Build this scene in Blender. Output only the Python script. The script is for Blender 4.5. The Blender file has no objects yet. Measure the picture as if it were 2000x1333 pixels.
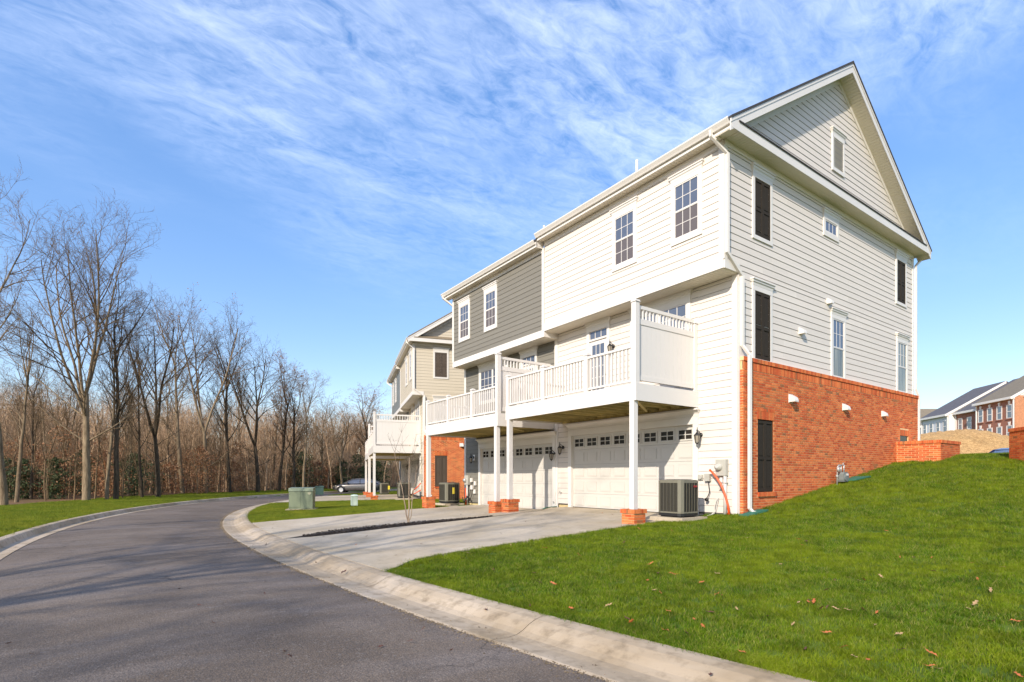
import bpy, bmesh, math, random
import numpy as np
from mathutils import Vector, Matrix
S = bpy.context.scene
COL = S.collection
rnd = random.Random(7)
# ------------------------------------------------------------ camera, sky, sun
CAM = Vector((-12.28, -7.67, .925))
FW = Vector((.5758, .8171, 0)); RT = Vector((.8171, -.5758, 0))
FPX = 1050.
cd = bpy.data.cameras.new('camera'); cam = bpy.data.objects.new('camera', cd); COL.objects.link(cam)
cd.sensor_width = 36; cd.lens = FPX/2000*36; cd.shift_y = (933-666.5)/2000
cd.clip_end = 3000; cd.clip_start = .05
cam.location = CAM
cam.rotation_euler = (math.radians(90), 0, math.atan2(FW.y, FW.x)-math.pi/2)
S.camera = cam
S.view_settings.view_transform = 'Standard'; S.view_settings.look = 'None'
S.view_settings.exposure = 1.18; S.view_settings.gamma = 1
SUN_EL = 29.5; TRAVEL = Vector((.79, .37, -.492)).normalized()
sl = bpy.data.lights.new('sun', 'SUN'); sun = bpy.data.objects.new('sun', sl); COL.objects.link(sun)
sl.energy = 2.55; sl.angle = math.radians(.53); sl.color = (1, .91, .78)
sun.rotation_euler = TRAVEL.to_track_quat('-Z', 'Y').to_euler()
W = bpy.data.worlds.new('World'); S.world = W; W.use_nodes = True
wt = W.node_tree; wt.nodes.clear()
def N(t, typ, **k):
    n = t.nodes.new(typ)
    for a, v in k.items(): setattr(n, a, v)
    return n
def L(t, a, b): t.links.new(a, b)
def mixc(t, fac, a, b, blend='MIX'):
    m = N(t, 'ShaderNodeMix', data_type='RGBA', blend_type=blend)
    for sock, v in ((m.inputs[0], fac), (m.inputs[6], a), (m.inputs[7], b)):
        if hasattr(v, 'is_output'): L(t, v, sock)
        elif isinstance(v, (int, float)): sock.default_value = v
        else: sock.default_value = (*v[:3], 1)
    return m.outputs[2]
def mathn(t, op, a, b=0., c=0., clamp=False):
    m = N(t, 'ShaderNodeMath', operation=op, use_clamp=clamp)
    for i, v in enumerate((a, b, c)):
        if hasattr(v, 'is_output'): L(t, v, m.inputs[i])
        else: m.inputs[i].default_value = v
    return m.outputs[0]
def maprange(t, v, a, b, c=0., d=1.):
    m = N(t, 'ShaderNodeMapRange'); L(t, v, m.inputs[0])
    for i, x in enumerate((a, b, c, d)): m.inputs[i+1].default_value = x
    return m.outputs[0]
def noise(t, vec, scale, detail=4, rough=.55, dist=0., dim='3D'):
    n = N(t, 'ShaderNodeTexNoise', noise_dimensions=dim); n.inputs['Scale'].default_value = scale
    n.inputs['Detail'].default_value = detail; n.inputs['Roughness'].default_value = rough
    n.inputs['Distortion'].default_value = dist
    if vec is not None: L(t, vec, n.inputs['Vector'])
    return n.outputs['Fac']
def mapping(t, vec, scale=(1, 1, 1), rot=(0, 0, 0), loc=(0, 0, 0)):
    m = N(t, 'ShaderNodeMapping'); L(t, vec, m.inputs[0])
    m.inputs['Scale'].default_value = scale; m.inputs['Rotation'].default_value = rot; m.inputs['Location'].default_value = loc
    return m.outputs[0]
sky = N(wt, 'ShaderNodeTexSky', sky_type='NISHITA'); sky.sun_disc = False
sky.sun_elevation = math.radians(SUN_EL); sky.sun_rotation = math.atan2(-TRAVEL.x, -TRAVEL.y)
sky.air_density = 1.0; sky.dust_density = .6; sky.ozone_density = 1.5
hs = N(wt, 'ShaderNodeHueSaturation'); hs.inputs['Saturation'].default_value = 1.84; hs.inputs['Value'].default_value = 1.48
hs.inputs['Hue'].default_value = .516; gm = N(wt, 'ShaderNodeGamma'); gm.inputs[1].default_value = .52; L(wt, sky.outputs[0], gm.inputs[0]); L(wt, gm.outputs[0], hs.inputs['Color'])
tc = N(wt, 'ShaderNodeTexCoord')
sep = N(wt, 'ShaderNodeSeparateXYZ'); L(wt, tc.outputs['Generated'], sep.inputs[0])
zz = mathn(wt, 'MAXIMUM', sep.outputs[2], .03); zz = mathn(wt, 'ADD', zz, .06)
cx_ = mathn(wt, 'DIVIDE', sep.outputs[0], zz); cy_ = mathn(wt, 'DIVIDE', sep.outputs[1], zz)
cmb = N(wt, 'ShaderNodeCombineXYZ'); L(wt, cx_, cmb.inputs[0]); L(wt, cy_, cmb.inputs[1])
pv = cmb.outputs[0]
v1 = mapping(wt, pv, (1.0, 2.0, 1), (0, 0, math.radians(-38)))
n_big = noise(wt, mapping(wt, pv, (.55, .8, 1), (0, 0, .4), (3.1, 1.7, 0)), 1., 3, .5)
n_mid = noise(wt, v1, 3.0, 8, .66, .8)
n_fin = noise(wt, mapping(wt, pv, (2.2, 4.0, 1), (0, 0, math.radians(12))), 6., 6, .65, .8)
cl = mathn(wt, 'ADD', mathn(wt, 'MULTIPLY', n_mid, .6), mathn(wt, 'MULTIPLY', n_fin, .4))
cl = maprange(wt, cl, .36, .68)
big = maprange(wt, n_big, .34, .56)
cl = mathn(wt, 'MULTIPLY', cl, big)
elev = maprange(wt, sep.outputs[2], .26, .52)
cl = mathn(wt, 'MULTIPLY', cl, elev, clamp=True)
cl = mathn(wt, 'MULTIPLY', cl, .43)
skc = mixc(wt, cl, hs.outputs[0], (4.7, 5.1, 5.9))
bg = N(wt, 'ShaderNodeBackground'); bg.inputs[1].default_value = .15; L(wt, skc, bg.inputs[0])
wo = N(wt, 'ShaderNodeOutputWorld'); L(wt, bg.outputs[0], wo.inputs[0])

# ------------------------------------------------------------ geometry helpers
class MB:
    def __init__(s): s.v = []; s.f = []; s.sm = False
    def quad(s, *p):
        n = len(s.v); s.v += [tuple(q) for q in p]; s.f.append(tuple(range(n, n+len(p)))); return s
    def box(s, x0, x1, y0, y1, z0, z1):
        n = len(s.v)
        s.v += [(x0, y0, z0), (x1, y0, z0), (x1, y1, z0), (x0, y1, z0), (x0, y0, z1), (x1, y0, z1), (x1, y1, z1), (x0, y1, z1)]
        s.f += [(n, n+3, n+2, n+1), (n+4, n+5, n+6, n+7), (n, n+1, n+5, n+4), (n+1, n+2, n+6, n+5), (n+2, n+3, n+7, n+6), (n+3, n, n+4, n+7)]
        return s
    def prism(s, poly, ext):
        """closed polygon (3d points) extruded by vector ext"""
        n = len(s.v); k = len(poly); e = Vector(ext)
        s.v += [tuple(p) for p in poly] + [tuple(Vector(p)+e) for p in poly]
        s.f.append(tuple(range(n, n+k))); s.f.append(tuple(range(n+2*k-1, n+k-1, -1)))
        for i in range(k): j = (i+1) % k; s.f.append((n+j, n+i, n+k+i, n+k+j))
        return s
    def tube(s, pts, rad, sides=8, cap=True, flat=None):
        pts = [Vector(p) for p in pts]
        if not hasattr(rad, '__len__'): rad = [rad]*len(pts)
        n0 = len(s.v); up = None
        for i, p in enumerate(pts):
            d = (pts[min(i+1, len(pts)-1)]-pts[max(i-1, 0)]).normalized()
            if up is None:
                up = Vector((0, 0, 1)) if abs(d.z) < .9 else Vector((0, 1, 0))
            a = d.cross(up).normalized(); b = a.cross(d).normalized(); up = b
            for k in range(sides):
                t = 2*math.pi*(k+.5)/sides; r = rad[i]
                if flat: s.v.append(tuple(p+a*math.copysign(flat[0], math.cos(t))+b*math.copysign(flat[1], math.sin(t))))
                else: s.v.append(tuple(p+a*(r*math.cos(t))+b*(r*math.sin(t))))
        for i in range(len(pts)-1):
            for k in range(sides):
                k2 = (k+1) % sides; q = n0+i*sides
                s.f.append((q+k, q+k2, q+sides+k2, q+sides+k))
        if cap:
            s.f.append(tuple(n0+k for k in range(sides))[::-1]); q = n0+(len(pts)-1)*sides; s.f.append(tuple(q+k for k in range(sides)))
        return s
    def lathe(s, prof, c=(0, 0, 0), sides=16, axis='z'):
        n0 = len(s.v)
        for r, h in prof:
            for k in range(sides):
                t = 2*math.pi*k/sides; a, b = r*math.cos(t), r*math.sin(t)
                p = (a, b, h) if axis == 'z' else ((-h, a, b) if axis == 'x' else (a, -h, b))
                s.v.append((p[0]+c[0], p[1]+c[1], p[2]+c[2]))
        for i in range(len(prof)-1):
            for k in range(sides):
                k2 = (k+1) % sides; q = n0+i*sides
                s.f.append((q+k, q+k2, q+sides+k2, q+sides+k))
        return s
    def mesh(s, name, mat=None, smooth=False, fixn=False):
        me = bpy.data.meshes.new(name); me.from_pydata(s.v, [], s.f)
        if fixn:
            b = bmesh.new(); b.from_mesh(me); bmesh.ops.recalc_face_normals(b, faces=b.faces); b.to_mesh(me); b.free()
        if mat: me.materials.append(mat)
        if smooth: me.polygons.foreach_set('use_smooth', [True]*len(me.polygons))
        return me
def link(name, me, parent=None, loc=None, rz=0, kind=None, label=None, cat=None, group=None):
    o = bpy.data.objects.new(name, me); COL.objects.link(o)
    if parent: o.parent = parent
    if loc is not None: o.location = loc
    if rz: o.rotation_euler.z = rz
    if kind: o['kind'] = kind
    if label: o['label'] = label
    if cat: o['category'] = cat
    if group: o['group'] = group
    return o
def ob(name, mb, mat, parent=None, smooth=False, **k): return link(name, mb.mesh(name, mat, smooth, smooth), parent, **k)
def thing(name, label, cat, loc=(0, 0, 0), rz=0, group=None): return link(name, None, None, loc, rz, label=label, cat=cat, group=group)
def copy_tree(o, parent=None):
    c = o.copy(); COL.objects.link(c); c.parent = parent
    for ch in list(o.children): copy_tree(ch, c)
    return c
class Plane:
    """axis 'x': facade facing -x; axis 'y': wall facing -y. a = along, o = outwards"""
    def __init__(s, axis, c): s.ax = axis; s.c = c
    def p(s, a, z, o): return (s.c-o, a, z) if s.ax == 'x' else (a, s.c-o, z)
    def box(s, mb, a0, a1, z0, z1, o0, o1):
        if s.ax == 'x': mb.box(s.c-o1, s.c-o0, a0, a1, z0, z1)
        else: mb.box(a0, a1, s.c-o1, s.c-o0, z0, z1)
        return mb

# ------------------------------------------------------------ materials
MATS = {}
def mat(name, base, rough=.6, var=.0, vscale=3., bump=0., bscale=40., spec=.5, metal=0., island=0., alt=None, stretch=(1, 1, 1), alpha=None):
    if name in MATS: return MATS[name]
    m = bpy.data.materials.new(name); m.use_nodes = True; t = m.node_tree
    b = t.nodes['Principled BSDF']; b.inputs['Roughness'].default_value = rough; b.inputs['Metallic'].default_value = metal
    b.inputs['Specular IOR Level'].default_value = spec
    col = None; tcn = N(t, 'ShaderNodeTexCoord'); vec = mapping(t, tcn.outputs['Object'], stretch)
    if alt is not None or island:
        g = N(t, 'ShaderNodeNewGeometry'); oi = N(t, 'ShaderNodeObjectInfo')
        r = mathn(t, 'FRACT', mathn(t, 'ADD', mathn(t, 'MULTIPLY', g.outputs['Random Per Island'], 1.), oi.outputs['Random']))
        r2 = mathn(t, 'FRACT', mathn(t, 'MULTIPLY', r, 7.31))
        if alt is not None:
            cr = N(t, 'ShaderNodeValToRGB'); cr.color_ramp.interpolation = 'CONSTANT'
            els = cr.color_ramp.elements
            for i, (p, c) in enumerate(alt):
                e = els[i] if i < 2 else els.new(p)
                e.position = p; e.color = (*c, 1)
            L(t, r, cr.inputs[0]); col = cr.outputs[0]
        else: col = mixc(t, 0., base, base)
        col = mixc(t, 1., col, N(t, 'ShaderNodeCombineColor').outputs[0], 'MULTIPLY') if False else col
        h = N(t, 'ShaderNodeHueSaturation'); L(t, col, h.inputs['Color']); L(t, maprange(t, r2, 0, 1, 1-island, 1+island), h.inputs['Value']); col = h.outputs[0]
    if var:
        n = noise(t, vec, vscale, 6, .6)
        h = N(t, 'ShaderNodeHueSaturation')
        if col is not None: L(t, col, h.inputs['Color'])
        else: h.inputs['Color'].default_value = (*base, 1)
        L(t, maprange(t, n, .25, .75, 1-var, 1+var), h.inputs['Value']); col = h.outputs[0]
    if col is not None: L(t, col, b.inputs['Base Color'])
    else: b.inputs['Base Color'].default_value = (*base, 1)
    if bump:
        bn = N(t, 'ShaderNodeBump'); bn.inputs['Strength'].default_value = bump; bn.inputs['Distance'].default_value = .01
        L(t, noise(t, vec, bscale, 5, .6), bn.inputs['Height']); L(t, bn.outputs[0], b.inputs['Normal'])
    MATS[name] = m
    return m
M_trim = mat('white_trim', (.70, .66, .615), .45, .04, 1.5, .05, 60)
M_cream = mat('cream_siding', (.66, .60, .54), .6, .04, 2., .25, 30, stretch=(.3, .3, 4), island=.035)
M_grey = mat('grey_siding', (.185, .170, .140), .6, .04, 2., .25, 30, stretch=(.3, .3, 4), island=.04)
M_tan = mat('tan_siding', (.56, .49, .38), .6, .03, 2., .25, 30, stretch=(.3, .3, 4), island=.025)
M_blue = mat('bluegrey_siding', (.19, .20, .195), .6, .04, 2., .25, 30, stretch=(.3, .3, 4), island=.03)
M_gap = mat('shadow_gap_core', (.10, .09, .08), .9)  # dark core seen through the board gaps as the siding's shadow lines
M_soffit = mat('soffit_vinyl', (.74, .67, .55), .5, .03, 3.)
M_door = mat('garage_door_paint', (.56, .53, .485), .4, .03, 1.2, .04, 50)
M_vinyl = mat('white_vinyl', (.68, .64, .60), .35, .02, 1.)
M_black = mat('black_shutter', (.034, .027, .020), .75, .1, 20, .2, 60, spec=.15)
M_brown = mat('brown_shutter', (.085, .062, .045), .5, .1, 20, .2, 60)
M_iron = mat('black_iron', (.012, .012, .012), .4)
M_glassy = mat('lantern_glass', (.30, .26, .20), .1, spec=.6)
BR = [(0, (.53, .12, .038)), (.3, (.60, .155, .046)), (.52, (.47, .09, .028)), (.7, (.62, .185, .06)), (.92, (.42, .135, .045)), (.97, (.33, .125, .05))]
M_brick = mat('red_brick', (.5, .12, .05), .85, .12, 25, .5, 90, island=.12, alt=BR, spec=.25)
M_mortar = mat('mortar', (.72, .48, .25), .9, .12, 20, .5, 80)
M_shingle = mat('dark_shingle', (.045, .042, .045), .9, .35, 14, .5, 60)
M_shtan = mat('tan_shingle', (.24, .185, .12), .9, .25, 14, .5, 60)
M_found = mat('parged_foundation', (.62, .48, .24), .85, .1, 4, .2, 30)
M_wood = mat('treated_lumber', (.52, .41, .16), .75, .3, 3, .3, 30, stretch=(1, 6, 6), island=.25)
M_wood2 = mat('deck_wood_shaded', (.20, .15, .06), .8, .3, 3, .3, 30, stretch=(6, 1, 6), island=.25)  # darkened copy of the lumber, shade between joists put into the colour
M_ac = mat('ac_metal', (.17, .158, .118), .45, .05, 5)
M_acd = mat('ac_coil', (.05, .045, .034), .6, .2, 60, .4, 150)
M_blk = mat('black_plastic', (.015, .015, .015), .5)
M_meter = mat('meter_grey', (.42, .40, .35), .45, .05, 6)
M_pvc = mat('grey_pvc', (.55, .53, .50), .4)
M_orange = mat('orange_conduit', (.85, .10, .02), .4)
M_redlogo = mat('red_badge', (.35, .03, .03), .4)
M_green = mat('utility_green', (.185, .215, .135), .5, .08, 3, .05, 30)
M_pale = mat('pale_green_plastic', (.62, .72, .60), .5)
M_gasb = mat('gas_meter_body', (.17, .19, .185), .5, .05, 5)
M_galv = mat('galvanised_pipe', (.45, .44, .42), .4, metal=.4)
M_lid = mat('green_mat', (.02, .14, .09), .7, .2, 20)
M_curtain = mat('curtain', (.40, .38, .30), .8, .2, 2, stretch=(14, 14, .1))
def glass(name, base, rough=.03, mixv=.5):
    m = bpy.data.materials.new(name); m.use_nodes = True; t = m.node_tree; b = t.nodes['Principled BSDF']
    b.inputs['Base Color'].default_value = (*base, 1); b.inputs['Roughness'].default_value = rough
    b.inputs['Specular IOR Level'].default_value = mixv; b.inputs['IOR'].default_value = 1.9
    tcn = N(t, 'ShaderNodeTexCoord'); bn = N(t, 'ShaderNodeBump'); bn.inputs['Strength'].default_value = .12; bn.inputs['Distance'].default_value = .02
    L(t, noise(t, tcn.outputs['Object'], 2.2, 2, .5), bn.inputs['Height']); L(t, bn.outputs[0], b.inputs['Normal'])
    return m
M_glass = glass('window_glass', (.085, .10, .14))  # diffuse base colour imitates reflections and blinds in the panes
M_screen = glass('screened_glass', (.115, .092, .082), .25, .35)
M_curt = glass('curtained_glass', (.12, .11, .075), .08, .5); _t = M_curt.node_tree; _tc = N(_t, 'ShaderNodeTexCoord')
L(_t, mixc(_t, maprange(_t, noise(_t, mapping(_t, _tc.outputs['Object'], (16, 16, .5)), 1., 3, .6), .35, .65), (.06, .065, .04), (.30, .28, .20)), _t.nodes['Principled BSDF'].inputs['Base Color'])
M_dark = glass('garage_glass', (.025, .02, .016), .12, .15); M_dark.node_tree.nodes['Principled BSDF'].inputs['IOR'].default_value = 1.4

# ------------------------------------------------------------ ground height model
LP = [(0, 0.), (1.67, .25), (2.7, .41), (4.5, .70), (7.3, 1.13), (9.3, 1.46), (10.6, 1.66), (12, 1.72), (60, 1.8)]
def cdist(x, y):
    return 48-math.hypot(x-37.8, y-6.5) if y > 6.5 else 75-math.hypot(x-64.8, y-6.5)
def ss(a, b, v):
    t = min(1, max(0, (v-a)/(b-a))); return t*t*(3-2*t)
def lin(x, P):
    if x <= P[0][0]: return P[0][1]
    for (a, b), (c, d) in zip(P, P[1:]):
        if x <= c: return b+(d-b)*(x-a)/(c-a)
    return P[-1][1]
RW = 4.1
def H(x, y):
    d = cdist(x, y)
    if d < -RW-.6:
        e = -d-RW-.6
        return -.48+.02*min(e, 4)+ss(18, 85, e)*6.
    if d < .75: return -.6+.1*max(0, d/.75)
    t = min(1, (d-.75)/9.0)
    h = -.5+.4*t-.17*t*ss(6.6, 7.0, y)-.13*t*ss(14, 19, y)
    if y < 2:
        hl = -.5+.5*t**1.4
        if x > 0: hl = lin(x, LP)
        k = ss(1.2, -.2, y)
        h = h*(1-k)+hl*k if x < 0 else hl
    return h
def curve_pt(d, s):
    """point at offset d right of the asphalt edge; s = arc length along it, 0 at y=6.5"""
    if s > 0: a = s/48; r = 48-d; return (37.8-r*math.cos(a), 6.5+r*math.sin(a))
    a = -s/75; r = 75-d; return (64.8-r*math.cos(a), 6.5-r*math.sin(a))

# ------------------------------------------------------------ ground materials
def ground_mat(name, fn, rough=.9):
    m = bpy.data.materials.new(name); m.use_nodes = True; t = m.node_tree; b = t.nodes['Principled BSDF']
    b.inputs['Specular IOR Level'].default_value = .3
    tcn = N(t, 'ShaderNodeTexCoord'); c, h, bs, r = fn(t, tcn.outputs['Object'])
    L(t, c, b.inputs['Base Color'])
    if hasattr(r, 'is_output'): L(t, r, b.inputs['Roughness'])
    else: b.inputs['Roughness'].default_value = r
    bn = N(t, 'ShaderNodeBump'); bn.inputs['Strength'].default_value = bs; bn.inputs['Distance'].default_value = .012
    L(t, h, bn.inputs['Height']); L(t, bn.outputs[0], b.inputs['Normal'])
    return m
def f_asphalt(t, v):
    g = noise(t, v, 140, 3, .7); w = noise(t, v, .35, 4, .6, .5); w2 = noise(t, mapping(t, v, (.5, 1.6, 1), (0, 0, .15)), .9, 5, .6, .4)
    c = mixc(t, maprange(t, w, .35, .65), (.150, .106, .070), (.265, .198, .143))
    c = mixc(t, maprange(t, w2, .46, .66, 0, .55), c, (.31, .255, .22)); w3 = noise(t, v, 3.2, 6, .7); w5 = noise(t, v, 34, 4, .7); c = mixc(t, maprange(t, w5, .48, .66, 0, .45), c, (.055, .045, .038)); c = mixc(t, maprange(t, noise(t, v, 22, 3, .6), .58, .72, 0, .5), c, (.38, .33, .28)); c = mixc(t, maprange(t, w3, .5, .72, 0, .4), c, (.075, .062, .055))
    vo = N(t, 'ShaderNodeTexVoronoi'); vo.inputs['Scale'].default_value = 55; L(t, v, vo.inputs['Vector'])
    c = mixc(t, maprange(t, vo.outputs['Distance'], .1, .6, .0, .45), c, (.03, .028, .03))
    c = mixc(t, maprange(t, g, .54, .70, 0, .7), c, (.36, .32, .28))
    vc = N(t, 'ShaderNodeTexVoronoi', feature='DISTANCE_TO_EDGE'); vc.inputs['Scale'].default_value = .32
    nz = N(t, 'ShaderNodeTexNoise'); nz.inputs['Scale'].default_value = 1.6; nz.inputs['Detail'].default_value = 5; L(t, v, nz.inputs['Vector'])
    ad = N(t, 'ShaderNodeVectorMath', operation='MULTIPLY_ADD'); L(t, nz.outputs['Color'], ad.inputs[0]); ad.inputs[1].default_value = (1.1, 1.1, 0); L(t, v, ad.inputs[2])
    L(t, ad.outputs[0], vc.inputs['Vector'])
    ck = maprange(t, vc.outputs['Distance'], .0015, .006, .55, 0); ck = mathn(t, 'MULTIPLY', ck, maprange(t, noise(t, v, .5, 2), .5, .6))
    c = mixc(t, ck, c, (.03, .028, .028))
    return c, mathn(t, 'ADD', mathn(t, 'MULTIPLY', vo.outputs['Distance'], .8), g), .55, .82
def conc(base, dirt, stain=.5):
    def f(t, v):
        w = noise(t, v, .5, 5, .6, .6); w2 = noise(t, v, 6, 6, .65); g = noise(t, v, 160, 3, .7)
        c = mixc(t, maprange(t, w, .38, .66), base, dirt)
        c = mixc(t, maprange(t, w2, .5, .75, 0, stain), c, tuple(x*.6 for x in dirt))
        c = mixc(t, maprange(t, g, .3, .7, 0, .15), c, (.2, .18, .15))
        return c, mathn(t, 'ADD', g, w2), .25, .8
    return f
M_asph = ground_mat('asphalt', f_asphalt)
M_conc = ground_mat('driveway_concrete', conc((.53, .45, .345), (.41, .33, .225), .45))
M_kerb = ground_mat('kerb_concrete', conc((.53, .43, .32), (.33, .245, .15), .9))
def f_grass(t, v):
    w = noise(t, v, .45, 4, .6, .3); g = noise(t, v, 30, 4, .7)
    c = mixc(t, maprange(t, w, .35, .65), (.05, .10, .008), (.12, .17, .012))
    c = mixc(t, maprange(t, g, .4, .7, 0, .5), c, (.02, .04, .006))
    return c, g, .8, .95
M_soil = ground_mat('lawn_ground', f_grass)
def f_litter(t, v):
    g = noise(t, v, 9, 6, .75); w = noise(t, v, .3, 3)
    c = mixc(t, maprange(t, g, .35, .65), (.10, .05, .022), (.28, .15, .065))
    return mixc(t, maprange(t, w, .4, .6, 0, .4), c, (.09, .075, .03)), g, 1., .95
M_litter = ground_mat('leaf_litter', f_litter)
def f_straw(t, v):
    g = noise(t, mapping(t, v, (1, 1, 1)), 5, 7, .75, 1.2); w = noise(t, v, .6, 4)
    c = mixc(t, maprange(t, g, .38, .62), (.26, .13, .04), (.70, .44, .18))
    return mixc(t, maprange(t, w, .5, .7, 0, .35), c, (.20, .13, .05)), g, 1., .95
M_straw = ground_mat('straw', f_straw)
def f_mulch(t, v):
    g = noise(t, v, 30, 5, .8)
    return mixc(t, maprange(t, g, .4, .6), (.012, .009, .008), (.05, .035, .026)), g, 1., .95
M_mulch = ground_mat('black_mulch', f_mulch)

# ------------------------------------------------------------ terrain, road, kerbs, drives
def grid_mesh(name, xs, ys, hf, mats, mf=None):
    nx, ny = len(xs), len(ys)
    v = [(x, y, hf(x, y)) for y in ys for x in xs]
    f = [(j*nx+i, j*nx+i+1, (j+1)*nx+i+1, (j+1)*nx+i) for j in range(ny-1) for i in range(nx-1)]
    me = bpy.data.meshes.new(name); me.from_pydata(v, [], f)
    for m in mats: me.materials.append(m)
    if mf: me.polygons.foreach_set('material_index', [mf((xs[k % (nx-1)]+xs[k % (nx-1)+1])/2, (ys[k//(nx-1)]+ys[k//(nx-1)+1])/2) for k in range(len(f))])
    me.polygons.foreach_set('use_smooth', [True]*len(f))
    return me
def terr_h(x, y):
    d = cdist(x, y); h = H(x, y)
    if -RW-.62 < d < .8: h -= .14
    elif on_drive(x, y): h -= .12
    return h-.015
# driveway plan: edges as y(x) polylines, (x, y) from the kerb to the garage
D1R = [(-9.3, -.15), (-9.1, .1), (-8.5, .65), (-8, .82), (-7, .93), (-5.5, .98), (-3, 1.02), (.1, 1.0)]
D1L = [(-9.4, 5.5), (-8.8, 5.30), (-7.7, 5.36), (-6.4, 5.5), (-5, 5.5), (-3.8, 5.58), (-1.5, 5.95), (-.6, 6.6), (.1, 6.95)]
D2R = [(-9.4, 5.55), (-8.8, 5.8), (-8.1, 6.22), (-7.4, 6.26), (-5.6, 6.2), (-5.0, 6.02), (-3.7, 5.70), (-1.5, 6.02), (-.6, 6.66), (.1, 7.0)]
D2L = [(-9.35, 10.7), (-8.3, 10.95), (-6.7, 11.2), (-5, 11.6), (-3.2, 12.2), (-1.8, 12.3), (.1, 12.3)]
RBo = Vector((1.838, 21.513, -.172)); RBa = math.radians(-17.5)
def toB(x, y):
    dx, dy = x-RBo.x, y-RBo.y; c, s = math.cos(-RBa), math.sin(-RBa)
    return dx*c-dy*s, dx*s+dy*c
def on_drive(x, y):
    if cdist(x, y) < .7: return False
    if -9.6 < x < .1:
        if lin(x, D1R)+.03 < y < lin(x, D1L)-.03: return True
        if lin(x, D2R)+.03 < y < lin(x, D2L)-.03: return True
    bx, by = toB(x, y)
    return bx < .1 and (1.05 < by < 6.3 or 6.6 < by < 12.0)
def frange(a, b, s): return [a+(b-a)*i/round((b-a)/s) for i in range(round((b-a)/s)+1)]
xs = [-400, -250, -150, -100, -80, -60, -45, -35, -28, -24, -21, -19]+frange(-18, 13, .25)+[15, 18, 24, 32, 45, 60, 90, 150, 250, 400]
ys = [-200, -100, -60, -40, -30, -22, -16, -13]+frange(-12, 36, .3)+[38, 41, 45, 50, 56, 64, 75, 90, 120, 180, 300, 600]
def tm(x, y):
    d = cdist(x, y)
    return 1 if d < -RW-.6-5.9-1.2*math.sin(x*.8+y*.5)*.4 else 0
link('ground', grid_mesh('ground', xs, ys, terr_h, [M_soil, M_litter], tm), kind='structure')
def strip(name, d0, d1, s0, s1, n, zf, mat_, nd=1):
    v = []; f = []
    for i in range(n+1):
        s = s0+(s1-s0)*i/n
        for j in range(nd+1):
            x, y = curve_pt(d0+(d1-d0)*j/nd, s); v.append((x, y, zf(j/nd)))
    for i in range(n):
        for j in range(nd): a = i*(nd+1)+j; f.append((a, a+1, a+nd+2, a+nd+1))
    me = bpy.data.meshes.new(name); me.from_pydata(v, [], f); me.materials.append(mat_)
    me.polygons.foreach_set('use_smooth', [True]*len(f))
    return link(name, me, kind='structure')
strip('road', -RW, .0, -40, 62, 120, lambda t: -.600+.05*math.sin(math.pi*t), M_asph, 8)
def kerb_section(parent, s0, s1, prof, n=8):
    mb = MB(); k = len(prof)
    for i in range(n+1):
        s = s0+(s1-s0)*i/n
        for d, z in prof: x, y = curve_pt(d, s); mb.v.append((x, y, z))
    for i in range(n):
        for j in range(k-1): a = i*k+j; mb.f.append((a, a+1, a+k+1, a+k))
    mb.f.append(tuple(range(k-1, -1, -1))); mb.f.append(tuple(n*k+j for j in range(k)))
    ob('kerb_section', mb, M_kerb, parent)
kr = link('kerb', None, kind='structure')
roll = [(-.04, -.75), (-.035, -.598), (.0, -.590), (.20, -.604), (.30, -.600), (.38, -.575), (.47, -.53), (.56, -.498), (.66, -.485), (.745, -.487), (.755, -.52), (.755, -.75)]
s = -34.4
while s < 60:
    kerb_section(kr, s+.006, s+3.044, roll); s += 3.05
kl = link('kerb', None, kind='structure')
barr = [(-RW+.03, -.75), (-RW+.02, -.588), (-RW-.30, -.612), (-RW-.34, -.605), (-RW-.39, -.50), (-RW-.41, -.474), (-RW-.44, -.465), (-RW-.56, -.462), (-RW-.60, -.47), (-RW-.60, -.75)]
s = -20.
while s < 60:
    kerb_section(kl, s+.006, s+3.044, barr[::-1]); s += 3.05
def drive(name, R_, L_, x0, x1, clipd=.77, n=46, joints=(), m=30):
    """one slab between right edge R_ and left edge L_, split at the tooled joints"""
    root = link(name, None, kind='structure')
    cuts = [0]+list(joints)+[1]
    for (a, b) in zip(cuts, cuts[1:]):
        for half in (0, 1):
            mb = MB(); top = []
            xa, xb = x0+(x1-x0)*a+.004, x0+(x1-x0)*b-.004; q = 14; r = 8
            for i in range(q+1):
                x = xa+(xb-xa)*i/q
                yR, yL = lin(x, R_), lin(x, L_); y0 = yR+(yL-yR)*half*.5+.003; y1 = yR+(yL-yR)*(half+1)*.5-.003
                for j in range(r+1):
                    y = y0+(y1-y0)*j/r; xx = x
                    dd = cdist(xx, y)
                    if dd < clipd: xx = x+(clipd-dd)
                    z = H(xx, y)+.012
                    mb.v.append((xx, y, z))
            for i in range(q):
                for j in range(r): k = i*(r+1)+j; mb.f.append((k, k+r+1, k+r+2, k+1))
            rim = [j for j in range(r+1)]+[i*(r+1)+r for i in range(1, q+1)]+[q*(r+1)+j for j in range(r-1, -1, -1)]+[i*(r+1) for i in range(q-1, 0, -1)]
            n0 = len(mb.v)
            for k in rim: p = mb.v[k]; mb.v.append((p[0], p[1], p[2]-.09))
            for i in range(len(rim)): j = (i+1) % len(rim); mb.f.append((rim[i], rim[j], n0+j, n0+i))
            ob('concrete_slab', mb, M_conc, root)
    return root
drive('driveway', D1R, D1L, -9.45, .12, joints=(.22, .48, .74))
drive('driveway', D2R, D2L, -9.45, .12, joints=(.22, .48, .74))
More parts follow.
